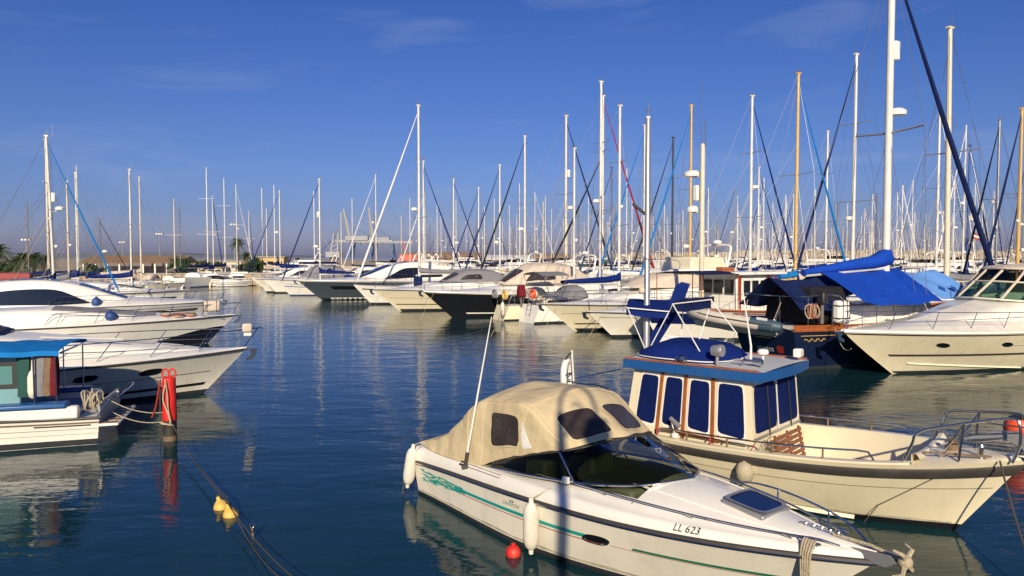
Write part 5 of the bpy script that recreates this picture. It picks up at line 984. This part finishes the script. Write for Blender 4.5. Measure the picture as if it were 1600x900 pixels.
W=t.matrix_basis; lifering(W@V((.1,-.8,1.6)),26,'buoy_yellow','yellow horseshoe lifebuoy on the plain-transom sloop by the fairway'); lifering(W@V((.1,.7,1.6)),26,'canvas_grey','grey horseshoe lifebuoy on the plain-transom sloop')
q=W@V((-.1,-.9,.75)); fender(q,.8,.12,'fender_white','long white fender on the transom of the plain-transom sloop',W@V((.1,-.9,1.6)))
o=tubeo('mooring_line',sag(W@V((.2,-.3,.8)),gp(765,530,0),.1)+[gp(764,533,-.3)],.02,'rope'); tag(o,'white stern line of the plain-transom sloop dropping to the water','rope')
# ================================================================= FAR BERTHS: copies of a few kinds
FAR=V((0,-400,0))
protoS=[]
for k,(hm_,mast,furl,cov,hull,desc) in enumerate(((13.5,'alu_white','canvas_blue','canvas_blue','gelcoat_white','far white sloop with white mast and blue furled jib in the crowded berths'),(15.5,'alu_white',None,'canvas_navy','gelcoat_white','far tall sloop with bare white mast and navy sail cover in the crowded berths'),(12.2,'alu_cream',None,'canvas_beige','gelcoat_cream','far cream sloop with short cream mast in the crowded berths'),(14.2,'alu_grey','canvas_navy','canvas_navy','hull_navy','far navy-hulled sloop with grey mast in the crowded berths'),(16.5,'alu_white','canvas_white','canvas_white','gelcoat_white','far large sloop with white furled jib in the crowded berths'),(11.5,'mast_dark',None,'canvas_green','hull_blue','far blue-hulled sloop with dark mast in the crowded berths'))):
    t,_=sailboat(desc,FAR,0,hm_,mast=mast,furl=furl,cover=cov,hull=hull,far=True,nsp=1+k%2,rad=.078,radome=.5 if k in(0,3,4) else None,mid=k%2==0,group=desc.replace('far ','far-off ')[:60]); t['group']='sloops of one kind in the far berths: '+desc[4:24]; protoS.append(t)
protoM=[]
for k,(L,hm,desc) in enumerate(((10,'gelcoat_white','far white coupe motorboat with black windows in the crowded berths'),(11.5,'gelcoat_white','far white flybridge motorboat in the crowded berths'),(8.5,'gelcoat_cream','far cream motorboat with beige cockpit cover in the crowded berths'),(9,'gelcoat_white','far white motorboat with navy bimini in the crowded berths'),(12.5,'hull_navy','far navy-hulled flybridge yacht in the crowded berths'))):
    t=thing('motorboat',desc,'motorboat',FAR,0,'motorboats of one kind in the far berths: '+desc[4:22]); H=Hull(L,L*.32,.11*L,.145*L,over=L*.15,sf=.9,t0=.42,kw=.78,zp=1.3)
    basehull(t,H,hm,'antifoul','gelcoat_white',crown=lambda u:.25*sst(1,.5,u)+.05,n=12,low=True,stripes=((.5,.6,0,.95,'hull_blue' if k%2 else 'rubber'),)); zd=.13*L; w_=L*.13
    if k==0: coupe(t,H,.08*L,.7*L,zd,1.3,w_)
    elif k in(1,4):
        K=Cabin([(.08*L,w_,zd-.1,w_*.9,zd+1.15,.05),(.4*L,w_,zd-.1,w_*.9,zd+1.2,.05),(.55*L,w_*.9,zd-.1,w_*.75,zd+1.0,.05),(.7*L,w_*.6,zd-.05,w_*.4,zd+.15,.05)],.25); c=K.body(14).obj('superstructure','gelcoat_white',t)
        for q in(K,K.mirror()): q.patch([(.08,.12),(.62,.12),(.55,.34),(.08,.34)],.012,7,seg=20).obj('side_window','window_black',c); q.strip(.66,.92,.55,.98,.012,8,2).obj('windscreen','window_black',c)
        MB().box((.27*L,0,zd+1.42),(.32*L,w_*1.9,.32),taper=(.9,.9)).obj('flybridge','gelcoat_white',t); MB().box((.40*L,0,zd+1.75),(.05,w_*1.5,.35)).obj('fly_screen','glass_smoke',t); arch(t,.14*L,zd+1.5,zd+2.6,w_*.9,lean=-.4,r=.08)
    elif k==2:
        K=Cabin([(.1*L,w_,zd-.1,w_*.9,zd+.5,.05),(.45*L,w_,zd-.1,w_*.85,zd+.55,.06),(.75*L,w_*.5,zd-.05,w_*.35,zd+.15,.04)],.3); K.body(10).obj('coachroof','gelcoat_cream',t); canvas_top(t,.06*L,.55*L,zd+.4,1.2,w_*.95,'canvas_beige','vinyl_dark')
    else:
        K=Cabin([(.1*L,w_,zd-.1,w_*.9,zd+.6,.05),(.45*L,w_,zd-.1,w_*.85,zd+.65,.06),(.75*L,w_*.5,zd-.05,w_*.35,zd+.15,.04)],.3); K.body(10).obj('coachroof','gelcoat_white',t)
        for q in(K,K.mirror()): q.strip(.5,.75,.5,.98,.012,8,2).obj('windscreen','vinyl_dark',t)
        MB().grid([[V((x,y,zd+1.9+.15*(1-(y/w_)**2))) for y in(-w_,-w_*.5,0,w_*.5,w_)] for x in(.05*L,.2*L,.4*L)]).obj('bimini','canvas_navy',t)
        for x in(.06*L,.39*L):
            for y in(-w_,w_): tubeo('bimini_pole',[(x,y,zd),(x,y,zd+1.9)],.025,'steel',t,4)
    rail(t,H,.3,1,.55,5,.15,joined=True,mid=False,r=.02); protoM.append(t)
bpy.context.view_layer.update(); index_kids()
used=set()
def put(proto,x,y,deg,s=1.0):
    if proto.name in used: o=copytree(proto)
    else: used.add(proto.name); o=proto
    L=11*s; r=R(deg); o.location=(x-L*.5*math.cos(r),y-L*.5*math.sin(r),0); o.rotation_euler=(0,0,r); o.scale=(s,s,s); return o
N=V((.838,.545,0)); U=V((-.545,.838,0)); P0=V((12.9,25.2,0)); cnt=0
def pxof(x,y,z=0): 
    f=y*math.cos(PITCH)-(z-CAM_H)*math.sin(PITCH); return 800+FPX*x/f
for a,deg in((46,213),(60,33),(92,213),(106,33),(138,213),(152,33),(186,213),(200,33),(240,213)):
    b=-40
    while b<230:
        b+=rnd.uniform(4.2,5.2) if a<120 else rnd.uniform(4.6,6.2)
        q=P0+N*(a+6)+U*b
        if q.y<62 or q.y>300: continue
        px=pxof(q.x,q.y)
        if px<665+max(0,(200-q.y))*.0 or px>1640: continue
        if rnd.random()<.68: put(rnd.choice(protoS),q.x,q.y,deg+rnd.uniform(-3,3),rnd.uniform(.82,1.12))
        else: put(rnd.choice(protoM),q.x,q.y,deg+rnd.uniform(-4,4),rnd.uniform(.8,1.15))
        cnt+=1
# more boats across the end of the fairway and in front of the boatyard
for px,d,k,deg in [(252,97,'m2',80),(272,96,'s2',95),(295,99,'m3',100),(312,98,'s1',85),(335,100,'m2',95),(352,99,'m0',30),(372,98,'m3',25),(392,101,'m1',20),(415,104,'m3',25),(236,92,'m3',60),(225,88,'m2',40),
    (448,106,'s0',208),(470,112,'m0',208),(520,100,'m2',208),(545,96,'m0',208),(560,108,'m3',208),(585,104,'s5',208),(603,92,'m1',208),(628,100,'m4',208),(640,112,'m1',208),(610,118,'s4',208),(566,124,'s1',208),(536,120,'s2',208),(486,122,'m1',208),(460,128,'m4',208),(508,132,'s1',208),(595,130,'m1',205),(655,130,'s1',208),(625,140,'s2',30),(688,105,'m3',208),(700,118,'m1',208),(722,110,'m0',208),
    (30,70,'m3',25),(60,66,'m2',25),(130,72,'m0',25),(165,75,'m3',25),(190,70,'m2',25),(215,76,'s2',25),(5,62,'m1',25),(95,78,'s1',25),(45,85,'s5',25),(282,104,'s5',90),(330,106,'s0',90),(340,108,'s1',80),(358,112,'s4',80),(448,118,'s1',208),(420,122,'s2',208),(428,126,'s1',208),(388,128,'s0',100),(445,95,'m0',208),(530,90,'m3',208),(505,95,'m2',208),(572,88,'m2',208),(718,88,'m2',208),(760,84,'m1',208),(700,80,'m0',208),(800,78,'m3',208),(840,76,'m2',30),(790,92,'m1',208),(860,90,'m0',208),(905,74,'m3',208),(930,84,'m1',208),(990,66,'m2',208),(1060,58,'m1',208),(1120,62,'m0',208),(1150,70,'m3',30),(1200,66,'m2',208),(1040,72,'m1',208),(1100,76,'m4',208)]:
    b=dp(px,405,d); put((protoS if k[0]=='s' else protoM)[int(k[1])],b.x,b.y,deg+rnd.uniform(-4,4),rnd.uniform(.85,1.05) if px>418 or k[0]=='s' else rnd.uniform(.5,.68))
# pontoons
for a in(13.6,59.5,105.5,151.5): 
    for k in range(1):
        c=P0+N*a+U*(45 if a<20 else 70); o=MB().box((c.x,c.y,.3),(1.6,90 if a<20 else 170,.5),rz=math.atan2(-U.x,U.y)).obj('pontoon','concrete'); tag(o,None,None,kind='structure')
# ================================================================= LAND, BOATYARD, PORT
struct(MB().prism([(-260,100),(-34,101),(-30,112),(-16,140),(-14,480),(-700,900),(-900,140)],-1.5,1.15).obj('land','quay_tan',smooth=0))
hp=[]; hm_=MB(); rows=[]
for i in range(61):
    x=lerp(-3600,-500,i/60); z=max(.5,(10+16*abs(nse((x*.0016,3,0),1))+9*nse((x*.006,1,0),1))*sst(-500,-1400,x)); rows.append([V((x,2990,-2)),V((x,3000,z)),V((x,3200,z*.9)),V((x,3300,-2))])
struct(hm_.grid(rows).obj('hills','hill'))
# breakwater of boulders behind the berths
rr=random.Random(5); mb=MB(); ICO=[(-.52,0,.85),(.52,0,.85),(-.52,0,-.85),(.52,0,-.85),(0,.85,.52),(0,.85,-.52),(0,-.85,.52),(0,-.85,-.52),(.85,.52,0),(-.85,.52,0),(.85,-.52,0),(-.85,-.52,0)]
ICF=[(1,4,0),(4,9,0),(4,5,9),(8,5,4),(1,8,4),(1,10,8),(10,3,8),(8,3,5),(3,2,5),(3,7,2),(3,10,7),(10,6,7),(6,11,7),(6,0,11),(6,1,0),(10,1,6),(11,0,9),(2,11,9),(5,2,9),(11,2,7)]
for i in range(2600):
    t=rr.random(); x=lerp(48,330,t); y=lerp(345,330,t); k=rr.random(); hh=lerp(5.9,3.9,abs(t-.6)*1.2 if t<.2 else 0); z=k*hh; s=rr.uniform(.7,1.7)
    c=V((x+rr.uniform(-1,1),y-(1-k)*9+rr.uniform(-1,1),z)); mt=Matrix.Rotation(rr.uniform(0,6),3,'Z')@Matrix.Rotation(rr.uniform(0,6),3,'X')
    mb.add([c+mt@(V(q)*s*rr.uniform(.75,1.2)) for q in ICO],ICF)
o=mb.obj('breakwater_boulders','rock',smooth=0); tag(o,'long tan boulder breakwater beyond the far berths','breakwater',kind='stuff')
# far quay strip with low sandy sheds behind the middle berths
for px,d,w,h,m_,lab in((690,210,22,3.4,'roof_tile','low sandy storage mound behind the middle masts'),(795,230,14,2.8,'wall_white','low white harbour building between the middle masts'),(850,240,16,3.2,'roof_tile','low terracotta roofed hut beside the red masts')):
    b=dp(px,405,d); t=thing('harbour_shed',lab,'building',(b.x,b.y,0)); MB().box((0,0,h/2),(w,8,h)).obj('wall','wall_cream',t); MB().prism([(-5,h),(5,h),(0,h+1.6)],-w/2-.4,w/2+.4,lambda x,y,z:V((z,x,y))).obj('roof',m_,t)
    for k in range(5): MB().box((lerp(-w*.4,w*.4,k/4),-4.02,h*.5),(1.4,.06,1.2)).obj('window','window_black',t)
    MB().box((0,0,.5),(w+6,14,1.0)).obj('quay_base','quay_tan',t)
# long open boat shed with tiled roof
b=dp(222,405,118); t=thing('boat_shed','long open boat shed with brown tiled roof and white columns','building',(b.x,b.y,1.15),4)
W_=15.0; rf=MB().prism([(-4.2,1.75),(4.2,1.75),(0,2.85)],-W_/2,W_/2,lambda x,y,z:V((z,x,y))).obj('roof','roof_tile',t,smooth=0)
for i in range(38): MB().tube([(lerp(-W_/2,W_/2,i/37),-4.25,1.77),(lerp(-W_/2,W_/2,i/37),0,2.88)],.07,4).obj('tile_row','roof_tile',rf)
for i in range(9):
    for y in(-3.9,3.9): MB().box((lerp(-W_/2+.4,W_/2-.4,i/8),y,.88),(.22,.22,1.75)).obj('column','wall_white',t)
MB().box((0,3.6,.6),(W_,.2,1.2)).obj('back_wall','wall_white',t)
# quay wall facing the basin
b0=dp(100,405,100.5); t=thing('quay_wall','tan stone quay wall in front of the boat shed','wall',(0,0,0))
for i in range(34):
    x=lerp(-76,-31,i/33); MB().box((x+.65,100.2,.75+.02*(i%3)),(1.28,.5,1.5)).obj('wall_block','quay_tan',t,bevel=.03)
MB().box((-53.5,100.15,1.62),(46.5,.62,.12)).obj('coping','concrete',t)
# yellow ochre and cream buildings
for px,d,w,h,m_,lab in((425,135,5.2,2.6,'wall_ochre','small ochre boatyard office with dark strip windows'),(368,128,4.6,1.9,'wall_cream','small cream kiosk below the palms'),(335,112,3.6,1.1,'wall_cream','low cream harbour hut at the basin end')):
    b=dp(px,405,d); t=thing('yard_building',lab,'building',(b.x,b.y,1.15),3); MB().box((0,0,h/2),(w,4,h)).obj('wall',m_,t); MB().box((0,0,h+.08),(w+.5,4.5,.16)).obj('roof','concrete',t)
    for k in(-.28,.05,.34): MB().box((k*w,-2.02,h*.62),(w*.2,.05,h*.2)).obj('window','window_black',t)
    MB().box((w*.2,-2.02,h*.33),(.7,.05,h*.6)).obj('door','wood_old',t)
# lamp masts of the yard
for px,ty,d,lab in((250,365,230,'tall grey floodlight mast behind the boat shed'),(42,374,180,'white floodlight mast behind the palm clump'),(367,350,240,'slim floodlight mast behind the tall palm'),(192,378,260,'thin dark floodlight mast left of the boat shed')):
    b=dp(px,405,d); h=dp(px,ty,d).z-1.1; t=thing('floodlight_mast',lab,'lamp post',(b.x,b.y,1.1)); tubeo('pole',[(0,0,0),(0,0,h)],[.22,.13],'alu_grey',t); MB().box((0,0,h),(2.2,.5,.35)).obj('lamp_head','mast_dark',t)
    for k in(-.8,0,.8): MB().box((k,-.3,h-.1),(.5,.2,.35)).obj('lamp','plastic_white',t)
# ---- palms and bushes
def leafcloud(mb,c,rad,nl,size,rr,flat=.8):
    for i in range(nl):
        while True:
            q=V((rr.uniform(-1,1),rr.uniform(-1,1),rr.uniform(-1,1)))
            if .25<q.length<1: break
        k=1+.35*nse(q,1.7); p=V(c)+V((q.x*rad[0]*k,q.y*rad[1]*k,q.z*rad[2]*k)); d=V((rr.gauss(0,1),rr.gauss(0,1),rr.gauss(0,.6))).normalized(); s=d.orthogonal().normalized()
        l_=size*rr.uniform(.6,1.4); mb.add([p-d*l_,p+s*l_*.45,p+d*l_,p-s*l_*.45],[(0,1,2,3)])
def bush(px,d,w,h,lab,seed):
    b=dp(px,405,d); t=thing('bush',lab,'bush',(b.x,b.y,1.15)); rr=random.Random(seed); m_=MB()
    for k in range(6): leafcloud(m_,(rr.uniform(-w*.35,w*.35),rr.uniform(-.6,.6),h*rr.uniform(.35,.65)),(w*.28,w*.25,h*.36),260,.16,rr)
    o=m_.obj('foliage','leaf_dark',t,smooth=0); o['kind']='stuff'; tubeo('stem',[(0,0,0),(.1,0,h*.4)],[.14,.06],'trunk',t)
for px,d,w,h,lab,sd_ in((282,110,3.8,2.9,'dark rounded bush beside the boat shed end',1),(268,108,2.6,2.0,'low dark bush in front of the boat shed end',2),(322,112,3.4,2.5,'dark bush behind the low cream hut',3),(342,112,2.6,2.2,'small dark bush under the tall palm',4),(402,118,2.8,2.7,'dark bush in front of the ochre office',5),(385,116,3.0,2.4,'bushy undergrowth at the foot of the short palm',6),(10,100,3.0,2.2,'low bush at the edge of the palm clump',7),(150,112,2.6,1.7,'grey green bush by the quay wall',8)): bush(px,d,w,h,lab,sd_)
def palm(px,d,ty,lab,seed,fr=2.0,nf=34):
    b=dp(px,405,d); zt=dp(px,ty,d).z-1.15-fr*.55; t=thing('palm_tree',lab,'palm tree',(b.x,b.y,1.15)); rr=random.Random(seed)
    tr=[(0,0,0),(.05,0,zt*.3),(.12,.05,zt*.7),(.1,0,zt)]; tubeo('trunk',tr,[.30,.24,.22,.26],'trunk',t,8); m_=MB()
    for k in range(nf):
        az=rr.uniform(0,2*pi); el=rr.uniform(-.5,1.25); L=fr*rr.uniform(.8,1.1); P=V((.1,0,zt)); d0=V((math.cos(az)*math.cos(el),math.sin(az)*math.cos(el),math.sin(el))); pts=[]
        for i in range(8): s=i/7; pts.append(P+d0*L*s+V((0,0,-L*.55*s*s)))
        for i in range(1,8):
            d_=(pts[i]-pts[i-1]).normalized(); sd_=d_.cross(V((0,0,1))).normalized(); w=L*.22*(1-.55*i/7)
            for s_ in(-1,1):
                for j in(0,.5): q=pts[i-1].lerp(pts[i],j); m_.add([q,q+d_*.10,q+sd_*s_*w+d_*w*.7-V((0,0,w*.35))],[(0,1,2)])
    o=m_.obj('crown','leaf_palm',t,smooth=0)
palm(371,126,370,'tall fan palm above the cream kiosk',1,1.8,60); palm(384,122,391,'short fan palm beside the tall palm',2,1.7,50)
for i,(px,d,ty) in enumerate(((35,98,390),(52,102,391),(66,100,393),(22,100,396))): palm(px,d,ty,('broad date palm in the clump under the floodlight','date palm between the other palms of the clump','date palm at the boat shed side of the clump','low date palm at the seaward side of the clump')[i],10+i,2.2,60)
palm(137,108,408,'low date palm in front of the quay wall',20,1.5,46); palm(-8,60,376,'palm whose fronds reach in over the red boat',21,1.6,40)
# ---- port cranes far away
def crane(px,d,lab,boom,seed):
    b=dp(px,405,d); t=thing('gantry_crane',lab,'crane',(b.x,b.y,1.0)); 
    for x in(-9,9):
        for y in(-8,8): tubeo('leg',[(x,y,0),(x*.8,y*.9,14)],.75,'crane_blue',t,4)
        tubeo('leg_brace',[(x,-8,2),(x*.85,8,12)],.4,'crane_blue',t,4)
    MB().box((2,0,15),(46,3,1.8)).obj('girder','crane_white',t); MB().box((-4,0,17.3),(18,5,3.6)).obj('machine_house','crane_white',t); tubeo('mast_frame',[(-9,-2,14),(-7,0,26),(-9,2,14)],.5,'crane_blue',t,4)
    for k in range(10): MB().box((-20+k*4.6,0,13.6),(.4,2.6,1.4)).obj('lattice_post','crane_white',t)
    rx,rz=boom; tubeo('raised_boom',[(-10,0,15),(-10+rx*.5,0,15+rz*.55),(-10+rx,0,15+rz)],[1.9,1.6,.9],'crane_white',t,5); tubeo('boom_stay',[(-7,0,26),(-10+rx,0,15+rz)],.25,'crane_blue',t,4); tubeo('boom_stay',[(-7,0,26),(14,0,16)],.25,'crane_blue',t,4); tubeo('hoist',[(6,0,14),(6,0,6)],.5,'mast_dark',t,4); tubeo('hoist',[(16,0,14),(16,0,8)],.5,'mast_dark',t,4)
crane(566,600,'blue legged port crane with its boom raised to the left',(-5,26),1); crane(600,640,'blue legged port crane with its white boom raised steeply',(-3,30),2)
b=dp(522,405,480); t=thing('harbour_crane','grey harbour crane on a pale turret','crane',(b.x,b.y,1)); MB().box((0,0,4),(9,8,3.5)).obj('turret','crane_white',t); tubeo('tower',[(0,0,0),(0,0,3)],2.4,'mast_dark',t,8)
for dx in(-1.4,1.4): tubeo('tower_leg',[(dx*1.6,0,5),(dx+1.5,0,18)],.6,'crane_white',t,4)
for k in range(4): tubeo('brace',[(-1.6+.4*k,0,6+3*k),(2.2+.3*k,0,8+3*k)],.3,'crane_white',t,4)
tubeo('jib',[(3,0,18),(-8,0,7)],.5,'crane_blue',t,4); tubeo('jib_top',[(2,0,18),(2.4,0,21)],.4,'mast_dark',t,4)
b=dp(634,405,170); t=thing('work_boat','orange-red work boat beyond the tall white sloop','boat',(b.x-4,b.y,0),8); H=Hull(12,3.8,1.9,2.6,over=1.2,sf=.8,t0=.45); basehull(t,H,'hull_orange','antifoul','nonskid',n=14,low=True); MB().box((4.5,0,3.2),(4.5,2.8,2.2),taper=(.85,.9)).obj('wheelhouse','hull_orange',t,bevel=.1); MB().box((6.7,0,3.6),(.1,2.2,.8)).obj('windscreen','window_black',t); tubeo('mast',[(4,0,4),(3.4,0,7.5)],.1,'hull_orange',t)
b=dp(20,405,58); t=thing('red_boat','red and white boat with a wire frame behind the coupe yacht','motorboat',(b.x-4,b.y,0),25); H=Hull(8.5,2.9,1.1,1.5,over=1.2,sf=.85,t0=.45); basehull(t,H,'hull_orange','antifoul','gelcoat_white',n=14,low=True); MB().box((3.4,0,1.9),(2.8,2.0,1.5),taper=(.85,.9)).obj('cabin','hull_red',t,bevel=.05); rail(t,H,.1,1,1.2,6,.1,joined=True)
for y in(-.6,.6): MB().box((4.83,y,2.2),(.05,.7,.6)).obj('window','window_black',t)

# ================================================================= MOORING LINES AND FENDERS OF THE FIRST LINES OF BOATS
for t_,dsc in((Ya,'cream cruiser with the beige cover'),(Yb,'lower white cruiser'),(Ye,'black hulled yacht'),(Yf,'cream hulled cruiser with blue fenders'),(Yh,'dark grey coupe yacht'),(Yj,'navy bimini cruiser')):
    Wt=t_.matrix_basis; hb=[c for c in t_.children if c.name.startswith('hull')][0]; mxx=max(v.co.x for v in hb.data.vertices); mz=max(v.co.z for v in hb.data.vertices)
    for s_,nm in((-1,'starboard'),(1,'port')):
        o=tubeo('mooring_line',sag(Wt@V((mxx-.7,s_*.25,mz-.02)),Wt@V((mxx+.35+.1*s_,s_*.5,-.05)),.05,8)+[Wt@V((mxx+.4+.1*s_,s_*.52,-.5))],.008,'rope_dark' if s_<0 else 'rope'); tag(o,nm+' bow line of the '+dsc+' running into the water','rope')
    yb=max(v.co.y for v in hb.data.vertices)
    if t_ not in(ry,L1,Ye,Yh):
        q=Wt@V((mxx*.45,-yb-.14,mz*.42)); fender(q,.6,.11,('fender_white','fender_blue')[len(dsc)%2],'side fender hung amidships on the '+dsc,Wt@V((mxx*.45,-yb,mz*.85)))
